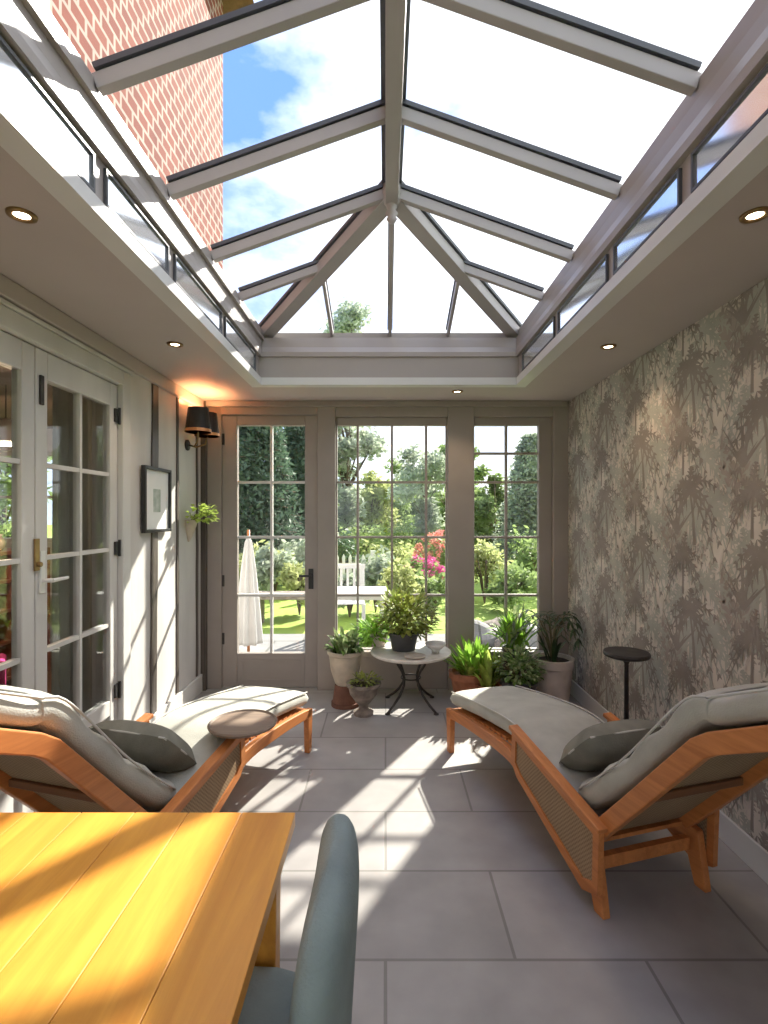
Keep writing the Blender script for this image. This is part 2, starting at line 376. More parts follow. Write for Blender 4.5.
def palm(mb, y, z, h, s, mi, xo, rn):
    mb.m = mi
    lean = rn.uniform(-.04, .04)
    ribbon(mb, [(y+lean*t*t-lean, z-h+h*t) for t in (0, .25, .5, .75, 1)], .020*s, .011*s, xo)
    nf = rn.randint(10, 13)
    for k in range(nf):
        a = R(-35 + 250*k/(nf-1) + rn.uniform(-7, 7))
        L_ = s*rn.uniform(.13, .20); pts = []
        for i in range(6):
            t = i/5; pts.append((y+math.cos(a)*L_*t, z+math.sin(a)*L_*t - .11*s*t*t*(0.4+abs(math.cos(a)))))
        ribbon(mb, pts, .016*s, .004, xo)
        for i in range(1, 6):
            c = Vector(pts[i]); t = (Vector(pts[i])-Vector(pts[i-1])).normalized(); q = Vector((-t.y, t.x))
            for sg in (-1, 1):
                e = c + (t*.6+q*sg*.8)*(.045*s*(1.1-i/7)) + Vector((0, -.008*s))
                ribbon(mb, [tuple(c), tuple((c+e)/2+Vector((0, .002))), tuple(e)], .016*s, .003, xo)
def grassy(mb, y, z, s, mi, xo, rn):
    mb.m = mi
    for k in range(9):
        a = R(rn.uniform(40, 140)); L_ = s*rn.uniform(.10, .22)
        ribbon(mb, [(y+math.cos(a)*L_*t, z+math.sin(a)*L_*t-.03*t*t*abs(math.cos(a))) for t in (0, .35, .7, 1)], .014*s, .002, xo)
PW = 0.53
ncol = int((YB-YR)/PW)+1
motif = []
rn = random.Random(21)
for layer, mi in enumerate((1, 1, 2, 1, 3, 1, 2, 4)):
    for q in range({1: 6, 2: 4, 3: 3, 4: 3}[mi]):
        motif.append((layer, mi, rn.uniform(0, PW), rn.uniform(0, 0.64), rn.uniform(.16, .34), rn.uniform(1.05, 1.55), rn.random() < .78, rn.randint(0, 9999)))
for c in range(-1, ncol+1):
    for rrow in range(-1, 5):
        for (layer, mi, py, pz, h, s, isp, sd) in motif:
            y = YB - c*PW - py; z = 0.64*rrow + pz + (0.32 if c % 2 else 0) + .1
            if z > H+.1 or z < 0 or y > YB or y < YR+.1: continue
            if y < 0.6: continue                      # beside and behind the viewpoint only the plain ground is needed
            xo = XR - 0.0004 - layer*0.0006
            r2 = random.Random(sd)
            (palm(mb, y, z, h, s, mi, xo, r2) if isp else grassy(mb, y, z, s*1.1, mi, xo, r2))
struct(mb.build('wall_right', ['paper_base', 'ink_pale', 'ink_green', 'ink_brown', 'ink_dark']), 'wall papered with taupe and grey palm trees')
struct(B(XR-.020, XR-.0065, YR, YB-.12, 0, .13).build('baseboard_right', 'lip', bevel=.004))

# ------------------------------------------------------------------ back wall: joinery, glazed door and windows
def hy(y): return EYE + (516-y)*YB/520.0
def bx(x): return (x-386)*YB/520.0
zt, zb = hy(426), hy(655)
P = [bx(222), bx(318), bx(336), bx(448), bx(474), bx(540)]
mb = MB()
FD = 0.07   # joinery depth toward the room
mb.box(XL, P[0], YB, YB+.14, 0, H)
mb.box(P[1], P[2], YB-.03, YB+.14, 0, H)
mb.box(P[3], P[4], YB-.03, YB+.14, 0, H)
mb.box(bx(553), XR, YB-.03, YB+.14, 0, H)
mb.box(P[0], P[1], YB-.02, YB+.14, hy(416), H)
mb.box(P[2], P[3], YB-.02, YB+.14, hy(418), H)
mb.box(P[4], bx(553), YB-.02, YB+.14, hy(418), H)
mb.box(P[2], P[3], YB, YB+.10, 0, hy(654)); mb.box(P[4], bx(553), YB, YB+.10, 0, hy(654))
struct(mb.build('wall_back', 'taupe', bevel=.006), 'taupe painted timber window wall')
# corner post shadow gap: its shade put in as a dark strip at the left corner
struct(B(XL, XL+.045, YB-.045, YB-.001, 0, H).build('trim_1', 'timber_dark'), 'dark strip standing for the shadow gap in the left back corner')
def glazed(name, x0, x1, z0, z1, sash, cols, rows, col='taupe', bar='taupe', y=YB, label=None, kick=0, bw=.022):
    """window / door leaf in the back wall. x0..x1,z0..z1 is the frame outline; sash = (l,r,b,t) widths."""
    w = sempty(name, ((x0+x1)/2, y+.05, z0), label); cx = (x0+x1)/2
    l, r_, b, t = sash; a0, a1, c0, c1 = x0-cx, x1-cx, 0, z1-z0
    m = MB(); m.box(a0, a0+l, -.03, .03, c0, c1); m.box(a1-r_, a1, -.03, .03, c0, c1)
    m.box(a0+l, a1-r_, -.03, .03, c0, c0+b); m.box(a0+l, a1-r_, -.03, .03, c1-t, c1)
    m.build('window_frame' if not kick else 'door_frame', col, w, bevel=.005)
    B(a0+l, a1-r_, -.004, .004, c0+b, c1-t).build('glass_pane', 'glass', w)
    g0, g1, h0, h1 = a0+l, a1-r_, c0+b, c1-t
    m = MB()
    for X in ([q-cx for q in cols] if isinstance(cols, (list, tuple)) else [g0+(g1-g0)*i/cols for i in range(1, cols)]): m.box(X-bw/2, X+bw/2, -.018, .018, h0, h1)
    for zz in rows: z = zz-z0; m.box(g0, g1, -.0165, .0165, z-bw/2, z+bw/2)
    m.build('glazing_bars', bar, w)
    return w
rows = [hy(483), hy(538.5), hy(597)]
w1 = glazed('door_1', P[0], P[1], .012, hy(416), (bx(237)-P[0], P[1]-bx(305), zb-.012, hy(416)-zt), 2, rows, bar='grey_paint', label='glazed garden door in the back wall', kick=1)  # bars paler than the joinery: reflected light put into their paint
# recessed kick panel moulding on the door, hinges and handle
m = MB(); cx = (P[0]+P[1])/2; a0, a1 = bx(237)-cx, bx(305)-cx
for q in ((a0+.03, a1-.03, .05, .07), (a0+.03, a1-.03, .22, .24), (a0+.03, a0+.05, .07, .22), (a1-.05, a1-.03, .07, .22)): m.box(q[0], q[1], -.036, -.03, q[2], q[3])
m.build('kick_moulding', 'taupe', w1)
for hz_ in (hy(440), hy(582), hy(640)):
    B(P[0]-cx-.008, P[0]-cx+.020, -.038, -.028, hz_-.05-.012, hz_+.05-.012).build('hinge', 'iron', w1)
hd = MB(); hz = hy(580)-.012; hx = P[1]-cx-.06
hd.box(hx-.022, hx+.022, -.040, -.03, hz-.09, hz+.09); hd.tube([(hx, -.04, hz+.03), (hx, -.085, hz+.03)], .010); hd.tube([(hx+.01, -.085, hz+.03), (hx-.10, -.085, hz+.03)], .010)
hd.build('door_handle', 'black', w1, bevel=.002)
glazed('window_2', P[2], P[3], hy(654), hy(418), (.012, .012, .03, hy(418)-zt), (bx(358), bx(392.5), bx(427)), rows, label='wide middle garden window', bw=.02)
glazed('window_3', P[4], bx(553), hy(654), hy(418), (.012, bx(553)-bx(540), .03, hy(418)-zt), 2, [hy(454)]+rows, label='narrow right garden window', bw=.02)
struct(B(P[2]+.002, P[3]-.002, YB-.06, YB-.0005, hy(656), hy(651)).build('trim_2', 'taupe', bevel=.004), 'sill under the middle window')
struct(B(P[4]+.002, bx(553)-.002, YB-.06, YB-.0005, hy(656), hy(651)).build('trim_3', 'taupe', bevel=.004), 'sill under the right window')
struct(B(XL+.05, XR-.02, YB-.06, YB-.031, H-.05, H-.001).build('trim_4', 'taupe', bevel=.006), 'cornice along the top of the back wall')

# ------------------------------------------------------------------ left wall: boards, dark studs, opening for the doors
DY0, DY1, DH = 0.18, 3.17, 2.33
mb = MB()
mb.box(XL-WT, XL, DY1+.02, YB+.14, 0, H); mb.box(XL-WT, XL, YR, DY0-.02, 0, H); mb.box(XL-WT, XL, DY0-.02, DY1+.02, DH+.02, H)
wl = struct(mb.build('wall_left', 'board'), 'old pale painted wall with dark timber studs')
for y0, y1, lean, wdt in ((3.60, 3.69, -.03, .012), (4.02, 4.055, .0, .010), (4.44, 4.475, .0, .010)):
    m = MB(); rn = random.Random(int(y0*100)); pl = []; pr = []
    for i in range(14):
        z = .16 + (H-.17)*i/13; d = lean*(1-i/13)
        pl.append((y0+d+rn.uniform(-.006, .006), z)); pr.append((y1+d+rn.uniform(-.006, .006), z))
    m.prism(pl+pr[::-1], 'X', XL, XL+wdt); m.build('timber_stud', 'timber_dark', wl, fix=True)
struct(B(XL, XL+.02, DY1+.10, YB-.05, 0, .15).build('baseboard_left', 'grey_paint', bevel=.004))
# frame round the doors
mb = MB(); mb.box(XL-.15, XL+.022, DY1, DY1+.095, 0, DH+.09); mb.box(XL-.15, XL+.022, DY0-.095, DY0, 0, DH+.09); mb.box(XL-.15, XL+.022, DY0, DY1, DH, DH+.09)
struct(mb.build('trim_5', 'grey_paint', bevel=.006), 'pale grey architrave round the left doors')
struct(B(XL, XL+.035, YR+.01, YB-.06, H-.09, H-.001).build('trim_6', 'ceiling', bevel=.008), 'cornice along the top of the left wall')
struct(B(XL, XL+.030, DY0-.14, DY1+.14, DH+.092, DH+.112).build('trim_7', 'grey_paint', bevel=.004), 'thin ledge above the left doors')

def french(name, y0, y1, label, hinge_far, lever):
    """four-row, two-column glazed leaf in the left wall; local y from 0..w."""
    d = sempty(name, (XL-.01, y0, .01), label); w = y1-y0; h = DH-.015; sl_, sr = .085, .085
    g0, g1, z0, z1 = sl_, w-sr, .43, 2.18
    m = MB(); X0, X1 = -.05, 0.0
    m.box(X0, X1, 0, g0, 0, h); m.box(X0, X1, g1, w, 0, h); m.box(X0, X1, g0, g1, z1, h); m.box(X0, X1, g0, g1, 0, .10); m.box(X0, X1, g0, g1, z0-.09, z0)
    m.build('door_frame', 'grey_paint', d, bevel=.005)
    B(-.032, -.018, g0, g1, .10, z0-.09).build('door_panel', 'grey_paint', d)
    B(-.027, -.021, g0, g1, z0, z1).build('door_glass', 'door_glass', d)
    m = MB(); c = (g0+g1)/2; m.box(-.042, -.006, c-.011, c+.011, z0, z1)
    for zz in (.877, 1.324, 1.77): m.box(-.040, -.008, g0, g1, zz-.011, zz+.011)
    m.build('glazing_bars', 'grey_paint', d)
    if hinge_far:
        for zz in (.47, 1.33, 2.13): m = MB(); m.box(0, .012, w-.045, w+.028, zz-.04, zz+.04); m.tube([(.014, w-.006, zz-.05), (.014, w-.006, zz+.05)], .008); m.build('hinge', 'black', d)
    if lever:
        m = MB(); m.box(0, .010, .02, .055, 1.16, 1.36); m.tube([(.008, .038, 1.22), (.055, .038, 1.22)], .010); m.tube([(.055, .035, 1.22), (.055, .155, 1.22)], [.010, .008]); m.build('door_handle', 'white_metal', d, bevel=.002)
        m = MB(); m.box(.002, .012, -.02, .012, 1.27, 1.42); m.tube([(.012, -.004, 1.30), (.03, -.004, 1.30)], .012); m.build('latch', 'brass', d, bevel=.002)
        B(0, .012, .02, .045, 2.05, 2.19).build('bolt', 'iron', d, bevel=.003)
    return d
lw = (DY1-.03-DY0)/4
LV = [DY0+.003+i*(lw+.007) for i in range(4)]
french('door_2', LV[3], LV[3]+lw, 'glazed leaf nearest the framed picture', True, True)
french('door_3', LV[2], LV[2]+lw, 'glazed leaf next to the one with the lever', False, False)
french('door_4', LV[1], LV[1]+lw, 'third glazed leaf from the framed picture', False, True)
french('door_5', LV[0], LV[0]+lw, 'glazed leaf beside the camera', False, False)

# ------------------------------------------------------------------ rooflight: upstand, clerestory panes, bars, glass
def ring(x0, x1, y0, y1, z): return [(x0, y0, z), (x1, y0, z), (x1, y1, z), (x0, y1, z)]
steps = [(-1.04, 1.09, 4.06, 2.537), (-.95, 1.00, 3.97, 2.534), (-.95, 1.00, 3.97, 2.59), (-.975, 1.025, 4.00, 2.59), (-.975, 1.025, 4.00, 2.755), (-.95, 1.00, 3.985, 2.755),
         (-.95, 1.00, 3.985, 2.79), (-.965, 1.015, 4.03, 2.84), (-.965, 1.02, 4.05, 2.90), (-.945, 1.02, 4.05, 2.90), (-.945, 1.02, 4.06, 2.925), (-.965, 1.04, 4.14, 2.95), (-.965, 1.04, 4.14, 2.99)]
rings = [ring(a, b, OY0-(c-3.97), c, z) for a, b, c, z in steps]
rings += [ring(-1.12, 1.19, OY0-.30, 4.27, 2.99), ring(-1.12, 1.19, OY0-.30, 4.27, 2.705)]

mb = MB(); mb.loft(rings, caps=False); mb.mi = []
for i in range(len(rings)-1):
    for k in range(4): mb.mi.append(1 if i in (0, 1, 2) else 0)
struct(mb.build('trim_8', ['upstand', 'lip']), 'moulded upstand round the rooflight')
struct(B(XL-WT-.02, XR+WT+.05, YR-WT-.05, YB+WT, 2.702, 2.704).build('trim_9', 'lead')) if False else None
# long reflecting clerestory panes in the left and right sides of the upstand
panel = sempty('window_4', (0, 0, 0), 'long low panes in the rooflight upstand')
div = [-1.15, -.5, .15, .80, 1.10, 1.76, 2.35, 3.10, 3.90]
for side, X in ((1, -.975), (-1, 1.025)):
    for i in range(len(div)-1):
        a, b = div[i]+.035, div[i+1]-.035
        z0, z1 = 2.607, 2.738; x_ = X+side*.001
        m = MB(); t = .012; f = .010
        xa, xb = sorted((x_, x_+side*t))
        m.box(xa, xb, a, b, z0, z0+f); m.box(xa, xb, a, b, z1-f, z1); m.box(xa, xb, a, a+f, z0+f, z1-f); m.box(xa, xb, b-f, b, z0+f, z1-f)
        m.build('pane_frame', 'cap', panel)
        xa, xb = sorted((x_, x_+side*.004))
        B(xa, xb, a+f, b-f, z0+f, z1-f).build('pane', 'mirror_pane', panel)

rf = sempty('window_5', (0, 0, 0), 'hipped glass roof lantern')
CX, CZ, RZ, RX = (-.965, 1.04), 2.99, 3.37, 0.035
YA, YN = 2.90, OY0+.95      # ridge ends
YE, YS = 4.14, OY0-.17      # eaves ends
def S(x, y):                 # surface height of the side slopes
    return None
pts = dict(fl=(CX[0], YE, CZ+.02), fr=(CX[1], YE, CZ+.02), nl=(CX[0], YS, CZ+.02), nr=(CX[1], YS, CZ+.02), ra=(RX, YA, RZ), rn=(RX, YN, RZ))
g = MB(); V_ = [pts[k] for k in ('fl', 'fr', 'nl', 'nr', 'ra', 'rn')]
g.add(V_, [(0, 4, 5, 2), (1, 3, 5, 4), (0, 1, 4), (3, 2, 5)])
g.build('roof_glass', 'roof_glass', rf)
def rbar(a, b, w, h, name='rafter', capw=None):
    a, b = Vector(a), Vector(b)
    d = Vector((0, 0, 1))
    o = MB().bar(a-d*(h/2+.004), b-d*(h/2+.004), w, h).build(name, 'bar', rf, bevel=.003)
    MB().bar(a+d*.012, b+d*.012, capw or w*1.5, .02).build('bar_cap', 'cap', o)
    return o
rbar(pts['rn'], pts['ra'], .07, .10, 'ridge', .11)
for k, e in (('fl', 'ra'), ('fr', 'ra'), ('nl', 'rn'), ('nr', 'rn')): rbar(pts[k], pts[e], .095, .075, 'hip_rafter', .125)
yy = YA
while yy > YN-.01:
    for c in CX: rbar((c, yy, CZ+.02), (RX, yy, RZ), .038, .055)
    yy -= .58
for c in CX:       # jack rafters
    for yj, ye, ya in ((3.44, YE, YA), (YS+.68, YS, YN)):
        t = (yj-ye)/(ya-ye); rbar((c, yj, CZ+.02), (c+(RX-c)*t, yj, CZ+.02+(RZ-CZ-.02)*t), .036, .05)
for ye, ya in ((YE, YA), (YS, YN)):
    rbar((RX, ye, CZ+.02), (RX, ya, RZ), .026, .05)
    for c in CX:
        xj = c+(RX-c)*.54; t = .54
        rbar((xj, ye, CZ+.02), (xj, ye+(ya-ye)*t, CZ+.02+(RZ-CZ-.02)*t), .024, .05)
for ya in (YA, YN):
    m = MB(); m.lathe([(.0, -.21), (.018, -.20), (.030, -.18), (.020, -.165), (.036, -.15), (.020, -.13), (.030, -.115), (.030, -.10), (.045, -.09), (.045, -.06), (.055, -.05), (.055, .0)], (RX, ya, RZ)); m.build('boss', 'bar', rf, smooth=True)

# ------------------------------------------------------------------ downlights and wall lamp
def downlight(x, y, label):
    t = thing('recessed_downlight', label, 'ceiling light', (x, y, H), 0, 'ceiling downlights')
    m = MB(); m.lathe([(.026, -.001), (.026, -.006), (.034, -.010), (.044, -.008), (.046, 0)], n=24); m.build('bezel', 'brass', t, smooth=True)
    MB().lathe([(0, -.003), (.025, -.003)], n=20).build('lens', 'lamp_lens', t)
    l = bpy.data.lights.new('downlight', 'SPOT'); l.energy = 5; l.color = (1, .74, .48); l.spot_size = R(110); l.spot_blend = .8; l.shadow_soft_size = .025
    o = bpy.data.objects.new('downlight_beam', l); COL.objects.link(o); o.parent = t; o.location = (0, 0, -.02)
    return t
downlight(-1.21, 1.73, 'round brass-rimmed downlight in the ceiling at the upper left, nearest the camera')
downlight(-1.23, 3.04, 'round downlight in the left ceiling strip above the framed picture side of the doors')
downlight(1.23, 1.73, 'round downlight in the ceiling at the upper right, nearest the camera')
downlight(1.32, 3.08, 'round downlight in the right ceiling strip close to the palm wallpaper')
downlight(.58, 4.20, 'round downlight in the ceiling above the middle garden window')

def sconce():
    t = thing('wall_lamp', 'black twin-shade wall lamp with copper linings glowing in the left back corner', 'lamp', (XL, 4.24, 2.11))
    m = MB(); m.lathe([(0, 0), (.045, 0), (.045, .012), (.03, .02), (0, .02)], n=20)
    m.v = [(z, x, y) for x, y, z in m.v]; m.build('wall_plate', 'black', t, smooth=True, fix=True)
    for s_ in (-1, 1):
        m = MB(); m.tube([(.02, 0, 0), (.07, s_*.02, -.015), (.12, s_*.09, .02), (.13, s_*.105, .08), (.13, s_*.105, .13)], .007); m.build('arm', 'brass', t, smooth=True)
        c = (.13, s_*.105, 0)
        m = MB(); m.lathe([(.100, .09), (.078, .28), (.076, .28), (.097, .09), (.100, .09)], c, 24); m.build('lamp_shade', 'black', t, smooth=False)
        MB().lathe([(.102, .088), (.1005, .112), (.0995, .112), (.101, .088), (.102, .088)], c, 24).build('glow_rim', 'copper', t)  # copper band added to stand for the glow under the shade
        m = MB(); m.lathe([(.0965, .091), (.0755, .279)], c, 24, ); 
        m.f = [f for f in m.f if len(f) == 4]; m.mi = [0]*len(m.f); m.build('shade_lining', 'copper', t, smooth=True)
        m = MB(); m.lathe([(0, .13), (.014, .13), (.018, .16), (.014, .19), (0, .205)], c, 14); m.build('bulb', 'bulb', t, smooth=True)
        l = bpy.data.lights.new('lamp_light', 'POINT'); l.energy = 2.6; l.color = (1, .55, .25); l.shadow_soft_size = .018
        o = bpy.data.objects.new('lamp_light', l); COL.objects.link(o); o.parent = t; o.location = (c[0], c[1], .225)
sconce()

# framed picture
t = thing('framed_picture', 'small black-framed print with wide pale mount hung on the left wall', 'picture', (XL+.012, 3.42, 1.42))
m = MB(); W_, Hh = .42, .45
m.box(0, .03, 0, .022, 0, Hh); m.box(0, .03, W_-.022, W_, 0, Hh); m.box(0, .03, .022, W_-.022, 0, .022); m.box(0, .03, .022, W_-.022, Hh-.022, Hh)
m.build('picture_frame', 'black', t, bevel=.003)
B(.004, .012, .022, W_-.022, .022, Hh-.022).build('mount', 'paper', t)
B(.012, .014, .155, W_-.155, .14, Hh-.15).build('print', 'print', t)

# ------------------------------------------------------------------ plants
def leaves(mb, c, n, r, hgt, w, rn, sag=.03, lo=10, hi=85, base=.02):
    for k in range(n):
        a = rn.uniform(0, 2*PI); e = R(rn.uniform(lo, hi)); L_ = rn.uniform(.6, 1)*r
        b = Vector(c)+Vector((math.cos(a)*base*rn.random(), math.sin(a)*base*rn.random(), 0))
        tip = b+Vector((math.cos(a)*math.cos(e)*L_, math.sin(a)*math.cos(e)*L_, math.sin(e)*hgt*rn.uniform(.6, 1)))
        mb.blade(b, tip, w*rn.uniform(.7, 1.2), sag*rn.uniform(.5, 1.3))
def bushy(mb, c, n, r, hgt, lw_, rn, flat=.75):
    """small leaves spread through a rounded clump."""
    for k in range(n):
        u = Vector((rn.gauss(0, 1), rn.gauss(0, 1), rn.gauss(0, 1))).normalized()*(rn.random()**.4)
        p = Vector(c)+Vector((u.x*r, u.y*r, (u.z*.5+.5)*hgt))
        d = Vector((u.x, u.y, u.z*.4+rn.uniform(-.4, .5))).normalized()
        mb.blade(p, p+d*lw_*rn.uniform(1.2, 2.2), lw_*rn.uniform(.7, 1.1), .004, n=3)
def stems(mb, c, n, r, hgt, rn, rad=.004):
    for k in range(n):
        a = rn.uniform(0, 2*PI); q = rn.uniform(.3, .9)
        mb.tube([c, (c[0]+math.cos(a)*r*q*.4, c[1]+math.sin(a)*r*q*.4, c[2]+hgt*.5), (c[0]+math.cos(a)*r*q, c[1]+math.sin(a)*r*q, c[2]+hgt*.85)], rad, 5)
def pot_prof(r0, r1, h, rim=.02, foot=0):
    return [(0, 0), (r0, 0), (r0+.003, foot), (r1*.97, h-rim), (r1*1.06, h-rim), (r1*1.06, h), (r1*.90, h), (r1*.86, h-.03), (0, h-.03)]
def potted(name, label, loc, pot, potm, soil, cat='potted plant', group=None):
    t = thing(name, label, cat, loc, 0, group)
    MB().lathe(pot, n=32).build('pot', potm, t, smooth=True).modifiers.new('e', 'EDGE_SPLIT').split_angle = R(35)
    MB().lathe([(0, soil[1]), (soil[0], soil[1]-.004)], n=24).build('soil', 'soil', t)
    return t
def gp(x, y, Y):   # ground/any point at depth Y
    return (x-386)*Y/520.0, EYE+(516-y)*Y/520.0

# cream planter standing on an upturned terracotta pot
X, Z = gp(346, 690, 4.22)
t = thing('terracotta_pot', 'upturned dark terracotta pot under the cream planter', 'plant pot', (X, 4.22, 0))
MB().lathe([(.0, .0), (.115, 0), (.115, .03), (.105, .03), (.085, .17), (0, .17)], n=30).build('pot_body', 'terracotta_dark', t)
t = potted('potted_plant', 'cream planter of variegated leaves raised beside the left of the low table', (X, 4.22, .17), [(0, 0), (.075, 0), (.085, .01), (.12, .12), (.135, .24), (.148, .25), (.148, .275), (.125, .275), (.12, .24), (0, .24)], 'cream_pot', (.121, .25))
rn = random.Random(3); m = MB(); leaves(m, (0, 0, .24), 42, .20, .24, .06, rn, .05, 15, 85, .08); m.build('foliage', 'leaf_varieg', t, smooth=True)
m = MB(); leaves(m, (0, 0, .24), 26, .15, .16, .05, rn, .04, 5, 70, .09); m.build('inner_foliage', 'leaf_mid', t, smooth=True)
m = MB(); stems(m, (0, 0, .23), 7, .12, .2, rn); m.build('stems', 'stem', t)

# small weathered urn in front of it
t = potted('stone_urn', 'small weathered stone urn with low greenery on the floor left of the iron table', (gp(364, 710, 4.02)[0], 4.02, 0),
           [(0, 0), (.075, 0), (.078, .025), (.04, .04), (.035, .07), (.06, .10), (.105, .16), (.118, .215), (.135, .225), (.135, .245), (.112, .245), (.10, .215), (0, .215)], 'stone_pot', (.105, .225))
rn = random.Random(4); m = MB(); bushy(m, (0, 0, .21), 120, .12, .09, .022, rn); m.build('foliage', 'leaf_bronze', t, smooth=True)
m = MB(); stems(m, (0, 0, .215), 5, .08, .06, rn); m.build('stems', 'stem', t)

# low iron table with stone top
TX, TY, TH = gp(411, 650, 4.24)[0], 4.20, .45
t = thing('garden_table', 'low bistro table with pale stone top on curved black iron legs', 'table', (TX, TY, 0))
MB().lathe([(0, -.028), (.31, -.028), (.325, -.02), (.325, -.006), (.315, 0), (0, 0)], (0, 0, TH), 48).build('tabletop', 'stone_top', t, bevel=.002)
for k in range(4):
    a = PI/4+k*PI/2; c, s_ = math.cos(a), math.sin(a)
    pr = [(.17, TH-.03), (.15, TH-.09), (.105, TH-.15), (.075, TH-.21), (.08, TH-.27), (.13, TH-.34), (.20, TH-.40), (.265, .008)]
    m = MB(); m.tube([(r_*c, r_*s_, z) for r_, z in pr], .010, 8); m.lathe([(0, 0), (.02, 0), (.02, .008), (0, .012)], (.265*c, .265*s_, 0), 10); m.build('leg', 'iron', t, smooth=True)
m = MB(); m.tube([(.078*math.cos(a), .078*math.sin(a), TH-.22) for a in [2*PI*i/24 for i in range(25)]], .006, 6); m.tube([(.20*math.cos(a), .20*math.sin(a), TH-.036) for a in [2*PI*i/24 for i in range(25)]], .006, 6); m.build('ring_stretcher', 'iron', t, smooth=True)
# plant on it
t = potted('potted_plant', 'bushy bronze-green plant in a dark pot on the low iron table', (gp(404, 640, 4.22)[0], 4.22, TH), pot_prof(.09, .12, .14), 'dark_pot', (.104, .112))
rn = random.Random(8); m = MB(); bushy(m, (.02, 0, .10), 560, .24, .34, .038, rn); m.build('foliage', 'leaf_bronze', t, smooth=True)
m = MB(); bushy(m, (-.06, 0, .14), 150, .20, .34, .034, rn); m.build('bright_foliage', 'leaf_lime', t, smooth=True)
m = MB(); stems(m, (0, 0, .10), 12, .2, .34, rn, .005); m.build('stems', 'stem', t)
t = thing('ceramic_bowl', 'small white footed bowl at the right edge of the low iron table', 'bowl', (gp(436, 645, 4.12)[0], 4.12, TH))
MB().lathe([(0, 0), (.032, 0), (.028, .012), (.045, .03), (.075, .055), (.084, .075), (.080, .075), (.07, .056), (.04, .034), (0, .03)], n=28).build('bowl_body', 'garden_white', t, smooth=True)
t = thing('saucer', 'flat pale saucer lying at the front of the low iron table', 'saucer', (TX+.02, 3.98, TH))
MB().lathe([(0, 0), (.05, 0), (.085, .012), (.084, .016), (.05, .005), (0, .005)], n=28).build('saucer_body', 'white_pot', t, smooth=True)

# lime plant on the table's left side
t = potted('potted_plant', 'lime green leafy plant in a small white pot, left on the low iron table', (gp(379, 640, 4.34)[0], 4.34, TH), pot_prof(.05, .07, .09), 'white_pot', (.06, .062))
rn = random.Random(9); m = MB(); bushy(m, (-.05, 0, .05), 190, .15, .16, .034, rn); m.build('foliage', 'leaf_bright', t, smooth=True)
m = MB(); stems(m, (0, 0, .06), 6, .1, .12, rn); m.build('stems', 'stem', t)

# terracotta pot, bright sword leaves
t = potted('potted_plant', 'terracotta pot of bright green upright leaves right of the low iron table', (gp(469, 690, 4.24)[0], 4.24, 0), pot_prof(.10, .15, .27, .05), 'terracotta', (.13, .235))
rn = random.Random(10); m = MB(); leaves(m, (.04, 0, .23), 70, .30, .36, .048, rn, .03, 25, 88, .10); m.build('foliage', 'leaf_bright', t, smooth=True)
m = MB(); leaves(m, (0, 0, .23), 20, .2, .2, .04, rn, .03, 20, 70, .08); m.build('lower_foliage', 'leaf_lime', t, smooth=True)
# second low pot between
t = potted('potted_plant', 'small terracotta pot of lime leaves in front of the right window post', (gp(489, 690, 4.12)[0], 4.12, 0), pot_prof(.07, .10, .20, .04), 'terracotta', (.086, .165))
rn = random.Random(11); m = MB(); leaves(m, (0, 0, .17), 48, .20, .34, .045, rn, .03, 25, 88, .06); m.build('foliage', 'leaf_lime', t, smooth=True)
# grey green bush in charcoal pot
t = potted('potted_plant', 'charcoal pot of pale variegated bush in front of the big chalky pot', (gp(519, 690, 4.10)[0], 4.10, 0), pot_prof(.11, .14, .24, .03), 'dark_pot', (.12, .205))
rn = random.Random(12); m = MB(); bushy(m, (0, 0, .22), 330, .19, .26, .030, rn); m.build('foliage', 'leaf_varieg', t, smooth=True)
m = MB(); bushy(m, (0, 0, .20), 140, .17, .22, .03, rn); m.build('inner_foliage', 'leaf_mid', t, smooth=True)
m = MB(); stems(m, (0, 0, .20), 9, .15, .2, rn); m.build('stems', 'stem', t)
# big chalky pot with dark palm
PX = gp(553, 650, 4.22)[0]
t = potted('potted_palm', 'large chalky pink pot holding a dark arching palm in the right corner', (PX, 4.22, 0), [(0, 0), (.12, 0), (.125, .01), (.155, .31), (.165, .32), (.17, .385), (.146, .385), (.14, .35), (0, .35)], 'white_pot', (.142, .36), 'potted palm')
rn = random.Random(13)
stm = MB(); fr = MB()
for k in range(11):
    a = 2*PI*k/11+rn.uniform(-.2, .2); hh = rn.uniform(.30, .44); rr = rn.uniform(.26, .42)
    if math.cos(a) > .3: rr *= .62
    if math.sin(a) > .3: rr *= .75
    arc = [Vector((math.cos(a)*rr*t_**1.3, math.sin(a)*rr*t_**1.3, .35+hh*math.sin(PI*.80*t_))) for t_ in [i/8 for i in range(9)]]
    stm.tube(arc, [.006-.0005*i for i in range(9)], 5)
    for i in range(3, 9):
        d = (arc[i]-arc[i-1]).normalized(); q = d.cross(Vector((0, 0, 1))).normalized()
        for sg in (-1, 1):
            fr.blade(arc[i], arc[i]+(d*.55+q*sg*.8+Vector((0, 0, -.35)))*.12*(1.15-i*.05), .022, .008, n=3)
for q_ in (stm, fr): q_.v = [(min(x, .225), y, z) for x, y, z in q_.v]
stm.build('stems', 'stem', t); fr.build('fronds', 'leaf_dark', t, smooth=True)
m = MB(); leaves(m, (0, 0, .35), 9, .2, .34, .03, rn, .05, 50, 88, .06); m.build('upright_leaves', 'leaf_dark', t, smooth=True)
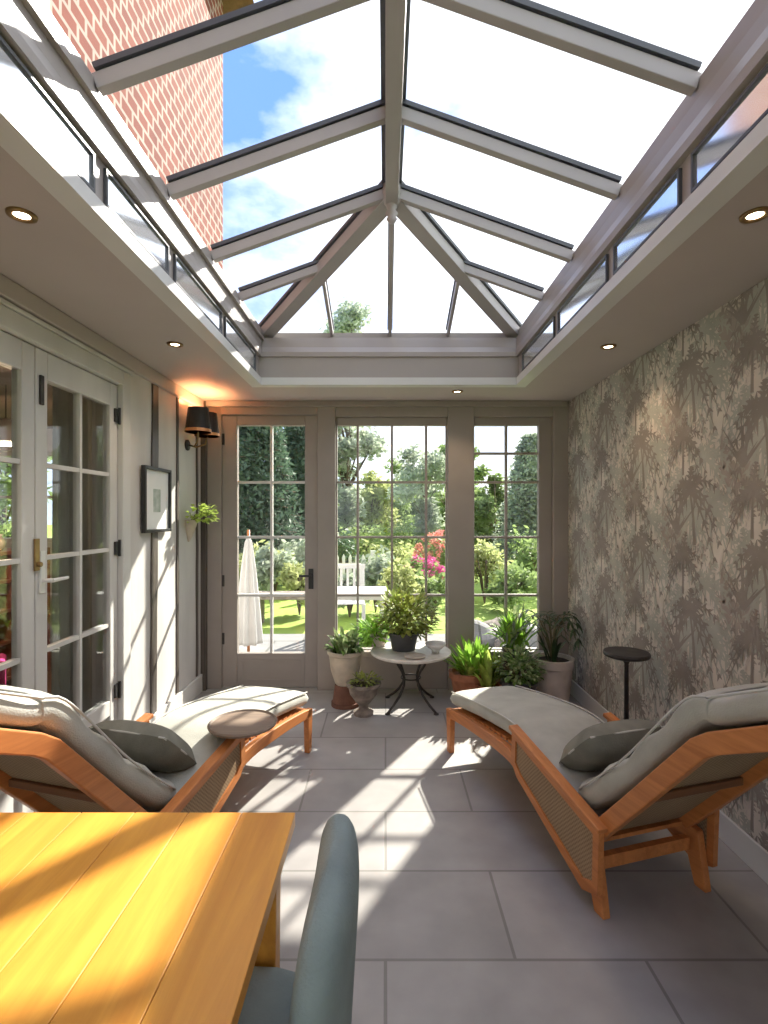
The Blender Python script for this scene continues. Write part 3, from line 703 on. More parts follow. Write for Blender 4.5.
# small fern-like plant beside it with pale flowers, left of palm
t = potted('potted_plant', 'tall leafy plant in a slim charcoal pot between the right window and the palm', (gp(515, 650, 4.42)[0], 4.42, 0), pot_prof(.08, .10, .42, .03), 'dark_pot', (.088, .385))
rn = random.Random(14); m = MB(); leaves(m, (0, 0, .39), 60, .27, .36, .055, rn, .06, 15, 80, .06); m.build('foliage', 'leaf_bright', t, smooth=True)
m = MB(); leaves(m, (0, 0, .39), 30, .26, .46, .035, rn, .06, 30, 80, .06); m.build('pale_foliage', 'leaf_varieg', t, smooth=True)

# wall pot with trailing plant, left wall
t = thing('wall_planter', 'small half-round cream wall planter with lime trailing leaves on the left wall', 'wall planter', (XL, 4.27, 1.40))
m = MB(); n = 14; rg = []
for r_, z in ((.01, -.08), (.03, -.04), (.055, .02), (.075, .09), (.08, .10), (.065, .10), (.06, .07)):
    rg.append([(r_*math.sin(PI*k/n)+.001, -r_*math.cos(PI*k/n), z) for k in range(n+1)])
m.loft(rg); m.build('pot', 'cream_pot', t, smooth=False, fix=True)
rn = random.Random(15); m = MB(); 
for k in range(120):
    a = rn.uniform(-.2, PI*.75); q = rn.random()**.5
    p = Vector((.06+math.sin(a)*.14*q, -math.cos(a)*.15*q+.02, .10+rn.uniform(-.03, .15)*(1.1-q*.5)))
    if p.x < .02: continue
    d = Vector((math.sin(a)*.7, -math.cos(a), rn.uniform(-.5, .6))).normalized(); e = p+d*.05
    if e.x < .01: e.x = .01
    m.blade(p, e, .032, .004, n=3)
m.build('foliage', 'leaf_lime', t, smooth=True)
m = MB()
for k in range(6): a = PI*(k+.5)/6; m.tube([(.03, 0, .08), (.03+math.sin(a)*.06, -math.cos(a)*.07, .14), (.03+math.sin(a)*.12, -math.cos(a)*.13, .16)], .003, 5)
m.build('stems', 'stem', t)

# drinks table by the wallpaper
X, Z = gp(627, 656, 3.05)
t = thing('drinks_table', 'slim dark round pedestal drinks table against the palm wallpaper', 'side table', (X, 3.05, 0))
MB().lathe([(0, -.030), (.11, -.030), (.125, -.024), (.13, -.012), (.125, 0), (0, 0)], (0, 0, Z+.02), 36).build('tabletop', 'iron', t, bevel=.002)
MB().lathe([(.014, .03), (.012, Z-.05), (.03, Z-.02)], n=14).build('pole', 'iron', t, smooth=True)
MB().lathe([(0, 0), (.105, 0), (.105, .008), (.04, .022), (.014, .035), (0, .035)], n=30).build('base', 'iron', t, smooth=True)

# ------------------------------------------------------------------ chaise longues
LW = 0.53
def catmull(P_, n=6):
    out = []
    for i in range(len(P_)-1):
        p0 = Vector(P_[max(i-1, 0)]); p1 = Vector(P_[i]); p2 = Vector(P_[i+1]); p3 = Vector(P_[min(i+2, len(P_)-1)])
        for k in range(n):
            t_ = k/n; out.append(.5*((2*p1)+(-p0+p2)*t_+(2*p0-5*p1+4*p2-p3)*t_**2+(-p0+3*p1-3*p2+p3)*t_**3))
    out.append(Vector(P_[-1])); return out
def strip_rail(mb, path, thick, x0, x1):
    """side rail following path (y,z): polygon offset down by thick."""
    pts = catmull(path, 5); up = []; lo = []
    for i, p in enumerate(pts):
        a = pts[max(i-1, 0)]; b = pts[min(i+1, len(pts)-1)]; d = (b-a).normalized(); nrm = Vector((-d.y, d.x))
        tk = thick[0]+(thick[1]-thick[0])*i/(len(pts)-1)
        up.append(p); lo.append(p-nrm*tk)
    vs = [(x, p.x, p.y) for x in (x0, x1) for p in up+lo]; n = len(up); k = 2*n; fs = []
    for i in range(n-1):
        fs += [(i, i+1, n+i+1, n+i), (k+i+1, k+i, k+n+i, k+n+i+1), (i+1, i, k+i, k+i+1), (n+i, n+i+1, k+n+i+1, k+n+i)]
    fs += [(0, n, k+n, k), (n-1, k+n-1, k+2*n-1, 2*n-1)]
    mb.add(vs, fs)
def pad(mb, path, th, w, bulge=0.0, r=.035, seed=0, mod=None):
    """upholstered pad: rounded section swept along the path of its underside (y,z)."""
    pts = catmull(path, 6); rg = []; n = len(pts)
    L = [0]
    for i in range(1, n): L.append(L[-1]+(pts[i]-pts[i-1]).length)
    for i, p in enumerate(pts):
        a = pts[max(i-1, 0)]; b = pts[min(i+1, n-1)]; d = (b-a).normalized(); nr = Vector((-d.y, d.x))
        s_ = L[i]/L[-1]; e = min(1, min(L[i], L[-1]-L[i])/.05); e = math.sqrt(max(0, 1-(1-e)**2))*.75+.25
        T = (th[0]+(th[1]-th[0])*s_)
        if mod: T *= mod(s_)
        rr = []
        for q in range(20):
            ang = 2*PI*q/20; c, s2 = math.cos(ang), math.sin(ang)
            ux = math.copysign(abs(c)**.35, c); uz = math.copysign(abs(s2)**.55, s2)
            zz = T/2 + uz*T/2*e*(1+(bulge*(1-ux*ux) if uz > 0 else 0))
            pp = p+nr*zz; rr.append((ux*w/2*(1-.02*(1-e)), pp.x, pp.y))
        rg.append(rr)
    mb.loft(rg)

def lounger(label):
    t = thing('chaise_longue', label, 'lounge chair', (0, 0, 0), 0, 'pair of teak chaises longues')
    hw = LW/2
    seat = [(0, .275), (.22, .315), (.5, .355), (.80, .375), (1.05, .315), (1.40, .235)]
    for s_ in (-1, 1):
        a, b = sorted((s_*hw, s_*(hw-.035)))
        m = MB(); strip_rail(m, [(-.01, .275), (.22, .310), (.5, .340), (.80, .350), (1.1, .285), (1.44, .20)], (.055, .075), a, b); m.build('side_rail', 'teak', t, bevel=.005)
        # legs
        m = MB(); m.prism([(-.012, .27), (.062, .285), (.046, 0), (.004, 0)], 'X', a, b); m.build('leg', 'teak', t, bevel=.005, fix=True)
        m = MB(); m.prism([(1.36, .24), (1.45, .23), (1.49, 0), (1.435, 0)], 'X', a, b); m.build('leg', 'teak', t, bevel=.005, fix=True)
        # side panel (arm) with cane infill
        x0, x1 = sorted((s_*(hw+.003), s_*(hw+.028)))
        o_ = [(.87, .483), (1.50, .345), (1.49, .10), (1.40, .065), (.91, .272), (.86, .33)]
        i_ = [(.903, .443), (1.465, .32), (1.46, .135), (1.40, .11), (.94, .298), (.897, .335)]
        m = MB(); n = 6
        for q in range(n):
            j = (q+1) % n; m.prism([o_[q], o_[j], i_[j], i_[q]], 'X', x0, x1)
        pf = m.build('side_panel_frame', 'teak', t, fix=True)
        MB().prism(i_, 'X', x0+.008, x1-.008).build('cane_infill', 'cane', pf, fix=True)
        x0, x1 = sorted((s_*(hw-.012), s_*(hw+.038)))
        m = MB(); strip_rail(m, [(.855, .502), (1.15, .44), (1.51, .362)], (.02, .02), x0, x1); m.build('arm_cap', 'teak', pf, bevel=.004)
        # back rail: rising then flatter headrest
        a, b = sorted((s_*(hw-.004), s_*(hw-.04)))
        m = MB(); bp_ = [(1.36, .235), (1.62, .53), (1.885, .835), (1.94, .875), (2.11, .96), (2.20, 1.0)]
        pts_ = [Vector(q) for q in bp_]; up = []; lo = []
        for i, p in enumerate(pts_):
            d = (pts_[min(i+1, 5)]-pts_[max(i-1, 0)]).normalized(); nr = Vector((-d.y, d.x)); up.append(tuple(p+nr*.02)); lo.append(tuple(p-nr*.045))
        m.prism(up+lo[::-1], 'X', a, b); m.build('back_rail', 'teak', t, bevel=.005, fix=True)
    # cross bars and slats
    m = MB(); m.box(-hw+.035, hw-.035, -.005, .03, .225, .27); m.build('foot_bar', 'teak', t, bevel=.004)
    m = MB()
    for i in range(22):
        y = .06+i*.062; 
        z = .30 if y < .2 else None
        P2 = catmull(seat, 8); z = min(P2, key=lambda p: abs(p.x-y)).y
        m.box(-hw+.036, hw-.036, y-.022, y+.022, z-.022, z-.006)
    m.build('seat_slats', 'teak', t)
    for (y0, z0, y1, z1) in ((1.37, .25, 1.89, .84), (1.93, .865, 2.19, .985)):
        m = MB(); m.bar((0, y0, z0), (0, y1, z1), LW-.085, .010); m.build('back_panel', 'cane', t)
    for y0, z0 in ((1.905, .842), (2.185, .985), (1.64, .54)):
        m = MB(); m.bar((-hw+.041, y0, z0), (hw-.041, y0, z0), .04, .028); m.build('back_bar', 'teak_shaded', t, bevel=.003)
    m = MB(); m.bar((-hw+.03, 1.40, .16), (hw-.03, 1.40, .16), .03, .05); m.build('rear_bar', 'teak', t)
    # cushions
    m = MB(); pad(m, [(.0, .285), (.22, .325), (.5, .365), (.80, .385), (1.05, .325), (1.34, .262)], (.10, .10), LW-.05, .10); c1 = m.build('seat_cushion', 'cushion', t, smooth=True)
    m = MB(); pad(m, [(1.335, .31), (1.62, .575), (1.87, .865), (1.95, .905), (2.22, 1.03)], (.115, .085), LW-.06, .14, mod=lambda s_: 1+.10*math.cos(s_*PI*9)); c2 = m.build('back_cushion', 'cushion', t, smooth=True)
    for s_ in (-1, 1):
        def edge(path, off):
            pts2 = catmull(path, 6); q = []
            for i, p in enumerate(pts2):
                d = (pts2[min(i+1, len(pts2)-1)]-pts2[max(i-1, 0)]).normalized(); nr = Vector((-d.y, d.x)); r3 = p+nr*off; q.append((s_*(LW/2-.030), r3.x, r3.y))
            return q
        m = MB(); m.tube(edge([(.03, .295), (.22, .325), (.5, .365), (.80, .385), (1.05, .325), (1.30, .27)], .090), .0045, 6); m.build('piping', 'piping', c1, smooth=True)
        m = MB(); m.tube(edge([(1.37, .34), (1.62, .575), (1.87, .865), (1.95, .905), (2.18, 1.01)], .09), .0045, 6); m.build('piping', 'piping', c2, smooth=True)
    return t
def lumbar(label, loc, rz, tilt):
    t = thing('lumbar_pillow', label, 'cushion', loc, rz)
    t.rotation_euler = (tilt, 0, rz)
    m = MB(); rg = []; n = 12; W_, L_, T_ = .42, .31, .16
    N_ = 12
    vs = []; fs = []
    for side in (1, -1):
        for i in range(N_+1):
            for j in range(N_+1):
                u = i/N_*2-1; v = j/N_*2-1
                k = max(0, (1-abs(u)**3))*max(0, (1-abs(v)**3)); pin = 1-.05*(abs(v)**2)*(1 if True else 0)
                vs.append((u*W_/2*(1-.06*abs(v)**6), v*L_/2*(1-.06*abs(u)**6), side*T_/2*k**.5))
    q = (N_+1)**2
    for i in range(N_):
        for j in range(N_):
            a = i*(N_+1)+j; b = a+1; c = a+N_+2; d = a+N_+1
            fs.append((a, d, c, b)); fs.append((q+a, q+b, q+c, q+d))
    m.add(vs, fs); m.build('pillow_cover', 'pillow', t, smooth=True)
    e = [(W_/2*.95*1.0*cx_, L_/2*cy_*.95, 0) for cx_, cy_ in ((-.96, -.99), (0, -1.05), (.96, -.99), (1.05, 0), (.96, .99), (0, 1.05), (-.96, .99), (-1.05, 0), (-.96, -.99))]
    m = MB(); m.tube(e, .004, 6); m.build('piping', 'piping', t, smooth=True)
    return t
def place(o, F, sn, side):
    cs = math.sqrt(1-sn*sn)
    # local +y runs from foot to head, away along (side*sn, -cs)
    rz = math.atan2(-side*sn, -cs); o.rotation_euler = (0, 0, rz)
    across = Vector((side*cs, sn)); c = Vector(F)+across*LW/2
    o.location = (c.x, c.y, 0); return rz, c, Vector((side*sn, -cs)), across
ch = lounger('teak chaise longue with sage cushion on the right, beside the palm wallpaper')
rz, c, dv, ac = place(ch, (.40, 3.40), .286, 1)
q = c+dv*1.22; lumbar('olive grey pillow on the right chaise longue', (q.x, q.y, .518), rz, R(44))
ch2 = copy_tree(ch); ch2['label'] = 'teak chaise longue with sage cushion on the left, beside the glazed doors'
rz, c, dv, ac = place(ch2, (-.48, 3.40), .275, -1)
q = c+dv*1.22; lumbar('olive grey pillow on the left chaise longue', (q.x, q.y, .518), rz, R(44))
# round tray on the left arm
q = Vector((-.48, 3.40))+dv*.89-ac*.03
t = thing('round_tray', 'round grey-brown wooden tray resting on the arm of the left chaise longue', 'tray', (q.x, q.y, .513))
MB().lathe([(0, -.0), (.150, -.0), (.162, .006), (.165, .016), (.158, .022), (.150, .014), (0, .012)], n=40).build('tray_body', 'tray_wood', t, smooth=False)

# ------------------------------------------------------------------ foreground table and chair
t = thing('dining_table', 'orange-yellow wooden table in the bottom left foreground', 'table', (-.64, .92, 0))
TX0, TX1, TY0, TY1, TZ = -.41, .41, -.42, .41, .78
m = MB()
for i in range(5):
    a = TY0+(TY1-TY0)*i/5; b = TY0+(TY1-TY0)*(i+1)/5
for i in range(6):
    a = TX0+(TX1-TX0)*i/6; b = TX0+(TX1-TX0)*(i+1)/6; m.box(a+.0006, b-.0006, TY0, TY1, TZ-.035, TZ)
m.build('tabletop', 'table_wood', t, bevel=.002)
m = MB(); m.box(TX0+.07, TX1-.07, TY1-.09, TY1-.07, TZ-.12, TZ-.036); m.box(TX0+.07, TX1-.07, TY0+.07, TY0+.09, TZ-.12, TZ-.036); m.box(TX0+.05, TX0+.07, TY0+.09, TY1-.09, TZ-.12, TZ-.036); m.box(TX1-.07, TX1-.05, TY0+.09, TY1-.09, TZ-.12, TZ-.036)
m.build('apron', 'table_wood', t)
for sx in (TX0+.03, TX1-.09):
    for sy in (TY0+.03, TY1-.09):
        m = MB(); m.add([(sx+dx*(1 if z else .75)+(0 if z else .008), sy+dy*(1 if z else .75)+(0 if z else .008), z) for z in (0, TZ-.036) for dx, dy in ((0, 0), (.06, 0), (.06, .06), (0, .06))], [(0, 3, 2, 1), (4, 5, 6, 7), (0, 1, 5, 4), (1, 2, 6, 5), (2, 3, 7, 6), (3, 0, 4, 7)]); m.build('leg', 'table_wood', t, bevel=.004)

t = thing('dining_chair', 'grey-blue upholstered chair tucked against the right end of the orange table', 'chair', (-.315, 1.02, 0))
m = MB(); rg = []
for i in range(11):     # back: upright padded shell, edge-on to the camera; local +x is its outer side
    z = .40+.505*i/10; tz = i/10
    hw_ = .235*(1-.45*max(0, (tz-.62)/.38)**2); th = .095*(1-.35*max(0, (tz-.75)/.25)**2); cx_ = .195+.03*tz
    if i == 10: hw_ *= .72; th *= .5
    rr = []
    for q in range(20):
        a = 2*PI*q/20; c_, s_ = math.cos(a), math.sin(a)
        yy_ = math.copysign(abs(s_)**.6, s_)*hw_
        rr.append((cx_+math.copysign(abs(c_)**.7, c_)*th/2-.5*(yy_**2), yy_, z))
    rg.append(rr)
m.loft(rg); m.build('backrest', 'chair_cloth', t, smooth=True, sub=1)
m = MB(); rg = []
for i, (z, k) in enumerate(((.39, .93), (.41, 1), (.45, 1), (.475, .95), (.485, .75))):
    rg.append([(math.copysign(abs(math.cos(2*PI*q/24))**.6, math.cos(2*PI*q/24))*.215*k-.03, math.copysign(abs(math.sin(2*PI*q/24))**.6, math.sin(2*PI*q/24))*.22*k, z) for q in range(24)])
m.loft(rg); m.build('seat', 'chair_cloth', t, smooth=True)
for sx in (-1, 1):
    for sy in (-1, 1):
        m = MB(); m.tube([(sx*.16-.03, sy*.16, .39), (sx*.20-.03, sy*.20, 0)], [.019, .012], 12); m.build('leg', 'teak', t, smooth=True)

# ------------------------------------------------------------------ adjoining room behind the left doors
RX0, RY0, RY1 = -4.9, -1.0, 6.2
ox = XL-WT
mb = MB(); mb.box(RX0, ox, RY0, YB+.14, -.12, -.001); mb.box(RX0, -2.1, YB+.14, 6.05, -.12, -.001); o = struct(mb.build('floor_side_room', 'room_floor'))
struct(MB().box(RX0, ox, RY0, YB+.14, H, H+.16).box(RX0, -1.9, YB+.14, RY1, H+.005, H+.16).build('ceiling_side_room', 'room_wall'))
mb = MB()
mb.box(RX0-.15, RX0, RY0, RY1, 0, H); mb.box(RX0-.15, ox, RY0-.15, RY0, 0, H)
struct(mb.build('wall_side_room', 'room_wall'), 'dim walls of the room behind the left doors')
WX0, WX1, WZ0, WZ1 = -4.62, -3.70, 1.22, 2.28
w = sempty('window_6', (WX0, 6.12, WZ0), 'far window of the side room')
m = MB(); ww = WX1-WX0; hh = WZ1-WZ0
m.box(0, .05, -.03, .03, 0, hh); m.box(ww-.05, ww, -.03, .03, 0, hh); m.box(.05, ww-.05, -.03, .03, 0, .05); m.box(.05, ww-.05, -.03, .03, hh-.05, hh); m.box(ww/2-.02, ww/2+.02, -.02, .02, .05, hh-.05); m.box(.05, ww-.05, -.019, .019, hh/2-.015, hh/2+.015)
m.build('window_frame', 'grey_paint', w); B(.05, ww-.05, -.003, .003, .05, hh-.05).build('glass_pane', 'glass', w)
t = thing('pendant_lamp', 'pale round pendant lamp hanging in the dim room behind the left doors', 'lamp', (-2.92, 4.0, 2.16))
MB().lathe([(.02, .12), (.07, .10), (.115, .04), (.12, 0), (.10, -.05), (.06, -.085), (.055, -.08), (.09, -.045), (.11, 0), (.105, .035), (.06, .09)], n=28).build('lamp_shade', 'garden_white', t, smooth=True)
MB().tube([(0, 0, .09), (0, 0, H-2.16)], .004, 6).build('cord', 'black', t)
MB().lathe([(0, -.03), (.02, -.02), (.028, 0), (.02, .025), (.012, .05), (0, .055)], n=14).build('bulb', 'bulb', t, smooth=True)
l = bpy.data.lights.new('side_room_fill', 'POINT'); l.energy = 22; l.color = (1, .72, .48); l.shadow_soft_size = .05  # added light that brightens the dim side room
o = bpy.data.objects.new('side_room_fill', l); COL.objects.link(o); o.parent = t; o.location = (0, 0, -.11)
# curtains
def curtain(y0, y1, label, seed):
    m = MB(); n = 40; rn = random.Random(seed); vs = []; fs = []
    t = thing('curtain', label, 'curtain', (ox-.14, y0, 0), 0, 'linen curtains behind the left doors')
    zs = (.03, .5, 1.2, 2.0, 2.30)
    for d in (0, .006):
        for z in zs:
            for i in range(n+1):
                a = i/n; amp = .035*(1-.45*(z/2.3))
                vs.append((amp*math.sin(a*(y1-y0)/.11*2*PI+.3*z)-d, (y1-y0)*a*(1-.06*(2.3-z)/2.3), z))
    K = len(zs)*(n+1)
    for j in range(len(zs)-1):
        for i in range(n):
            a = j*(n+1)+i; fs.append((a, a+1, a+n+2, a+n+1)); fs.append((K+a, K+a+n+1, K+a+n+2, K+a+1))
    m.add(vs, fs); m.build('fabric', 'curtain', t, smooth=True)
    for i in range(6): m = MB(); m.tube([(.022*math.cos(q)+0, (y1-y0)*(i+.5)/6, 2.325+.022*math.sin(q)) for q in [2*PI*k/10 for k in range(11)]], .003, 5); m.build('ring', 'brass', t)
curtain(3.02, 3.46, 'grey-green linen curtain gathered behind the glazed leaf with the lever handle', 1)
curtain(.45, .80, 'grey-green linen curtain gathered behind the near end of the left doors', 2)
t = thing('curtain_pole', 'dark iron curtain pole above the left doors, inside the side room', 'curtain pole', (ox-.14, 0, 2.325))
MB().tube([(0, .30, 0), (0, 3.55, 0)], .011, 10).build('pole', 'iron', t, smooth=True)
for y in (.36, 3.51):
    m = MB(); m.bar((0, y, 0), (.14, y, 0), .012, .012); m.build('bracket', 'iron', t)
# dresser with crockery, sofa, cushion
def shelf_unit(x, y, rz, label):
    t = thing('shelf_unit', label, 'shelf unit', (x, y, 0), rz)
    w_, d_, h_ = 1.5, .38, 1.22
    m = MB(); m.box(0, d_, 0, .03, 0, h_); m.box(0, d_, w_-.03, w_, 0, h_); m.box(0, .02, .03, w_-.03, 0, h_); m.box(0, d_, .03, w_-.03, h_-.03, h_); m.build('carcass', 'red_wood', t)
    for z in (.08, .40, .68, .94): B(.02, d_-.01, .03, w_-.03, z, z+.025).build('shelf', 'red_wood', t)
    for y_ in (w_/3, 2*w_/3): B(.02, d_-.012, y_-.01, y_+.01, .105, h_-.03).build('divider', 'red_wood', t)
    return t
DX, DY = -3.7, 3.65
shelf_unit(DX, DY, 0, 'low red-brown shelf unit seen through the leftmost door panes')
rn = random.Random(6); cols = ['white_pot', 'garden_white', 'cream_pot', 'terracotta', 'dark_pot', 'stone_pot']
names = {'white_pot': 'pink-beige', 'garden_white': 'white', 'cream_pot': 'cream', 'terracotta': 'terracotta', 'dark_pot': 'charcoal', 'stone_pot': 'stone grey'}
sn = {.425: 'second', .705: 'third', .965: 'upper', 1.22: 'very top'}
for z in (.425, .705, .965, 1.22):
    for k in range(5):
        y = DY+.16+k*.29; c_ = cols[(k*2+int(z*10)) % 6]; s_ = rn.uniform(.8, 1.15)
        o = MB().lathe([(0, 0), (.035*s_, 0), (.055*s_, .03), (.06*s_, .07*s_), (.035*s_, .12*s_), (.045*s_, .135*s_), (.038*s_, .135*s_), (.028*s_, .115*s_), (0, .10*s_)], n=20).build('vase', c_, smooth=True, loc=(DX+.20, y, z))
        tag(o, '%s vase, %s from the left on the %s board of the low shelf unit' % (names[c_], ('first', 'second', 'third', 'fourth', 'last')[k], sn[z]), 'vase', 'vases on the low shelf unit')
t = thing('armchair', 'magenta armchair in the dim room behind the left doors', 'armchair', (-2.88, 3.30, 0), R(215))
m = MB(); pad(m, [(-.28, .25), (.28, .25)], (.20, .20), .56, .1); m.build('seat', 'magenta', t, smooth=True)
m = MB(); m.prism([(.22, .25), (.36, .25), (.46, .88), (.34, .90)], 'X', -.30, .30); m.build('backrest', 'magenta', t, bevel=.03, fix=True)
for s_ in (-1, 1):
    a, b = sorted((s_*.29, s_*.38)); m = MB(); m.prism([(-.28, .16), (.34, .16), (.34, .60), (-.24, .56)], 'X', a, b); m.build('armrest', 'magenta', t, bevel=.025, fix=True)
    for y_ in (-.22, .28): m = MB(); m.tube([(s_*.26, y_, .26), (s_*.27, y_*1.05, 0)], [.02, .013], 8); m.build('leg', 'red_wood', t)

# ------------------------------------------------------------------ house body outside
mb = MB()
mb.box(-2.1, -1.9, YB+.141, 6.2, 0, 2.70)
WX0, WX1, WZ0, WZ1 = -4.62, -3.70, 1.22, 2.28
mb.box(RX0, WX0, 6.05, 6.2, 0, 2.70); mb.box(WX1, -2.1, 6.05, 6.2, 0, 2.70); mb.box(WX0, WX1, 6.05, 6.2, 0, WZ0); mb.box(WX0, WX1, 6.05, 6.2, WZ1, 2.70)
struct(mb.build('wall_garden_side', 'render_white'), 'white rendered house wall beyond the garden door')
mb = MB(); mb.box(RX0-.1, -1.86, -5, 5.95, 2.715, 7.4); o = struct(mb.build('wall_upper_house', 'tile_hung'), 'tile-hung upper wall of the house')
w = sempty('window_7', (-1.86, 1.6, 4.2), 'white window in the tile-hung upper wall')
m = MB(); m.box(0, .05, 0, .07, 0, 1.2); m.box(0, .05, 1.13, 1.2, 0, 1.2); m.box(0, .05, .07, 1.13, 0, .07); m.box(0, .05, .07, 1.13, 1.13, 1.2); m.box(0, .04, .58, .62, .07, 1.13); m.build('window_frame', 'garden_white', w)
B(.005, .012, .07, 1.13, .07, 1.13).build('glass_pane', 'door_glass', w)
struct(MB().prism([(RX0-.5, 7.38), (-1.5, 7.38), (-3.4, 9.2)], 'Y', -5.3, 6.2).build('roof', 'terracotta_dark', fix=True))
# flat lead roof round the lantern
mb = MB(); z0, z1 = H+.162, H+.175
mb.box(XL-WT, -1.125, YR-WT-.05, YB+WT+.05, z0, z1); mb.box(1.195, XR+WT+.08, YR-WT-.05, YB+WT+.05, z0, z1); mb.box(-1.125, 1.195, 4.275, YB+WT+.05, z0, z1); mb.box(-1.125, 1.195, YR-WT-.05, OY0-.305, z0, z1)
struct(mb.build('roof_flat', 'lead'))

# ------------------------------------------------------------------ garden
gz = -.06
struct(B(-2.6, 9, YB+WT, 7.0, -.3, gz).build('patio', 'flag'), 'grey stone flagged patio outside')
struct(B(-60, 60, -40, 90, -.5, -.125).build('ground', 'grass'), 'ground round the house') 
lawn = struct(B(-40, 40, 7.0, 60, -.124, gz-.01).build('lawn', 'grass'), 'sunlit lawn')

def foliage(mb, c, rad, n, s_, rn, squash=1.0, shell=.35):
    cx, cy, cz = c
    for i in range(n):
        u = Vector((rn.gauss(0, 1), rn.gauss(0, 1), rn.gauss(0, 1))).normalized()
        k = (1-shell*rn.random())*(1+.18*math.sin(u.x*5+cx*3)*math.cos(u.z*6+cy))
        p = Vector((cx+u.x*rad*k, cy+u.y*rad*k, cz+u.z*rad*k*squash))
        a = Vector((rn.gauss(0, 1), rn.gauss(0, 1), rn.gauss(0, .7))).normalized()*s_*rn.uniform(.6, 1.2)
        b = a.cross(Vector((rn.gauss(0, 1), rn.gauss(0, 1), rn.gauss(0, 1)))).normalized()*s_*rn.uniform(.3, .55)
        mb.add([p-a, p+b*.9, p+a, p-b*.9], [(0, 1, 2, 3)])
def tree(name, label, cat, x, y, h, crown, fol, seed, kind='round', group='trees in the garden', leaf=.13, dens=1.0, trunk=True):
    rn = random.Random(seed); t = thing(name, label, cat, (x, y, gz-.02), 0, group)
    tr = MB(); th = h*(.35 if kind == 'round' else .9); r0 = max(.04, h*.013)
    pth = [(0, 0, 0)]
    for i in range(1, 6): pth.append((rn.uniform(-.03, .03)*h*.3, rn.uniform(-.03, .03)*h*.3, (h*.85)*i/5))
    tr.tube(pth, [r0*(1-.16*i) for i in range(6)], 8)
    fo = MB()
    if kind == 'round':
        blobs = int(16*dens)+3
        for b in range(blobs):
            a = rn.uniform(0, 2*PI); q = rn.random()**.5*crown*.72; z = rn.uniform(.14, .93)*h
            k = math.sqrt(max(.12, 1-((z/h-.58)/.45)**2)); p = (math.cos(a)*q*k, math.sin(a)*q*k, z)
            tr.tube([(0, 0, z*.62), (p[0]*.5, p[1]*.5, z*.82), p], [r0*.4, r0*.25, r0*.08], 5)
            foliage(fo, p, crown*rn.uniform(.26, .42), int(230*dens), leaf, rn, .75, .8)
    elif kind == 'conifer':
        for b in range(26):
            f = b/26; z = h*(.10+.88*f); rr = crown*(1-f)**.75+.12
            for q in range(6):
                a = q*PI/3+b*.6+rn.uniform(-.3, .3); e = (math.cos(a)*rr, math.sin(a)*rr, z-.12*rr)
                tr.tube([(0, 0, z), e], [r0*.2, .01], 4)
                foliage(fo, (e[0]*.6, e[1]*.6, e[2]+.05), rr*.42+.08, 150, leaf, rn, .5, .9)
    tr.build('trunk', 'bark', t, smooth=True); fo.build('foliage', fol, t)
    return t
def shrub(name, label, cat, x, y, r_, h, fol, seed, flower=None, leaf=.06, n=900, group=None, z=None):
    rn = random.Random(seed); t = thing(name, label, cat, (x, y, gz-.01 if z is None else z), 0, group)
    fo = MB()
    for b in range(9):
        a = rn.uniform(0, 2*PI); q = rn.random()**.5*r_*.6; zc = rn.uniform(.35, .8)*h
        foliage(fo, (math.cos(a)*q, math.sin(a)*q, zc), r_*.45, n//9, leaf, rn, min(1.3, h/r_/1.6), .7)
    fo.build('foliage', fol, t)
    st = MB(); stems(st, (0, 0, 0), 12, r_*.6, h*.75, rn, .012); st.build('stems', 'bark', t)
    if flower:
        fl = MB()
        for b in range(40):
            u = Vector((rn.gauss(0, 1), rn.gauss(0, 1), abs(rn.gauss(0, 1)))).normalized()
            foliage(fl, (u.x*r_*.86, u.y*r_*.86, h*.52+u.z*h*.48), .07, 26, leaf*.6, rn)
        fl.build('blossom', flower, t)
    return t
def wx(px, Y): return (px-386)*Y/520.0
tree('conifer', 'tall dark conifer filling the upper part of the garden door glass', 'conifer', wx(257, 11.6), 11.6, 5.1, 1.1, 'fol_dark', 31, 'conifer', leaf=.075)
tree('conifer', 'second dark conifer, right behind the garden door beside the pier', 'conifer', wx(299, 14.0), 14.0, 5.2, 1.0, 'fol_dark', 32, 'conifer', leaf=.075)
tree('garden_tree', 'pale tall tree whose crown shows through the roof glass left of centre', 'tree', wx(347, 15.5), 15.5, 8.2, 1.45, 'fol_pale', 33, leaf=.11, dens=1.5)
tree('garden_tree', 'light yellow-green tree left of centre behind the middle window', 'tree', wx(372, 19), 19, 3.3, 1.5, 'fol_light', 34)
tree('garden_tree', 'mid green tree at the centre of the middle window', 'tree', wx(392, 24), 24, 4.2, 1.9, 'fol_mid', 35)
tree('garden_tree', 'taller open grey-green tree at the right of the middle window', 'tree', wx(424, 17), 17, 4.2, 1.5, 'fol_pale', 36, dens=.9)
tree('garden_tree', 'tree standing behind the pier between middle and right window', 'tree', wx(456, 20), 20.5, 4.6, 1.4, 'fol_mid', 37)
tree('garden_tree', 'layered green tree at the left of the right window', 'tree', wx(486, 18), 16.5, 3.3, 1.1, 'fol_mid', 38)
tree('conifer', 'blue-grey spreading conifer at the right of the right window', 'conifer', wx(532, 14), 14, 3.9, 1.1, 'fol_pale', 39, 'conifer', leaf=.07)
tree('garden_tree', 'dark green tree in the right distance beyond the lawn', 'tree', wx(590, 22), 22, 6.0, 2.4, 'fol_mid', 40)
tree('garden_tree', 'broad green tree far behind on the left', 'tree', wx(322, 31), 31, 6.0, 2.6, 'fol_mid', 41)
tree('garden_tree', 'broad green tree in the far left beyond the conifers', 'tree', wx(220, 24), 24, 7.0, 2.6, 'fol_mid', 42)
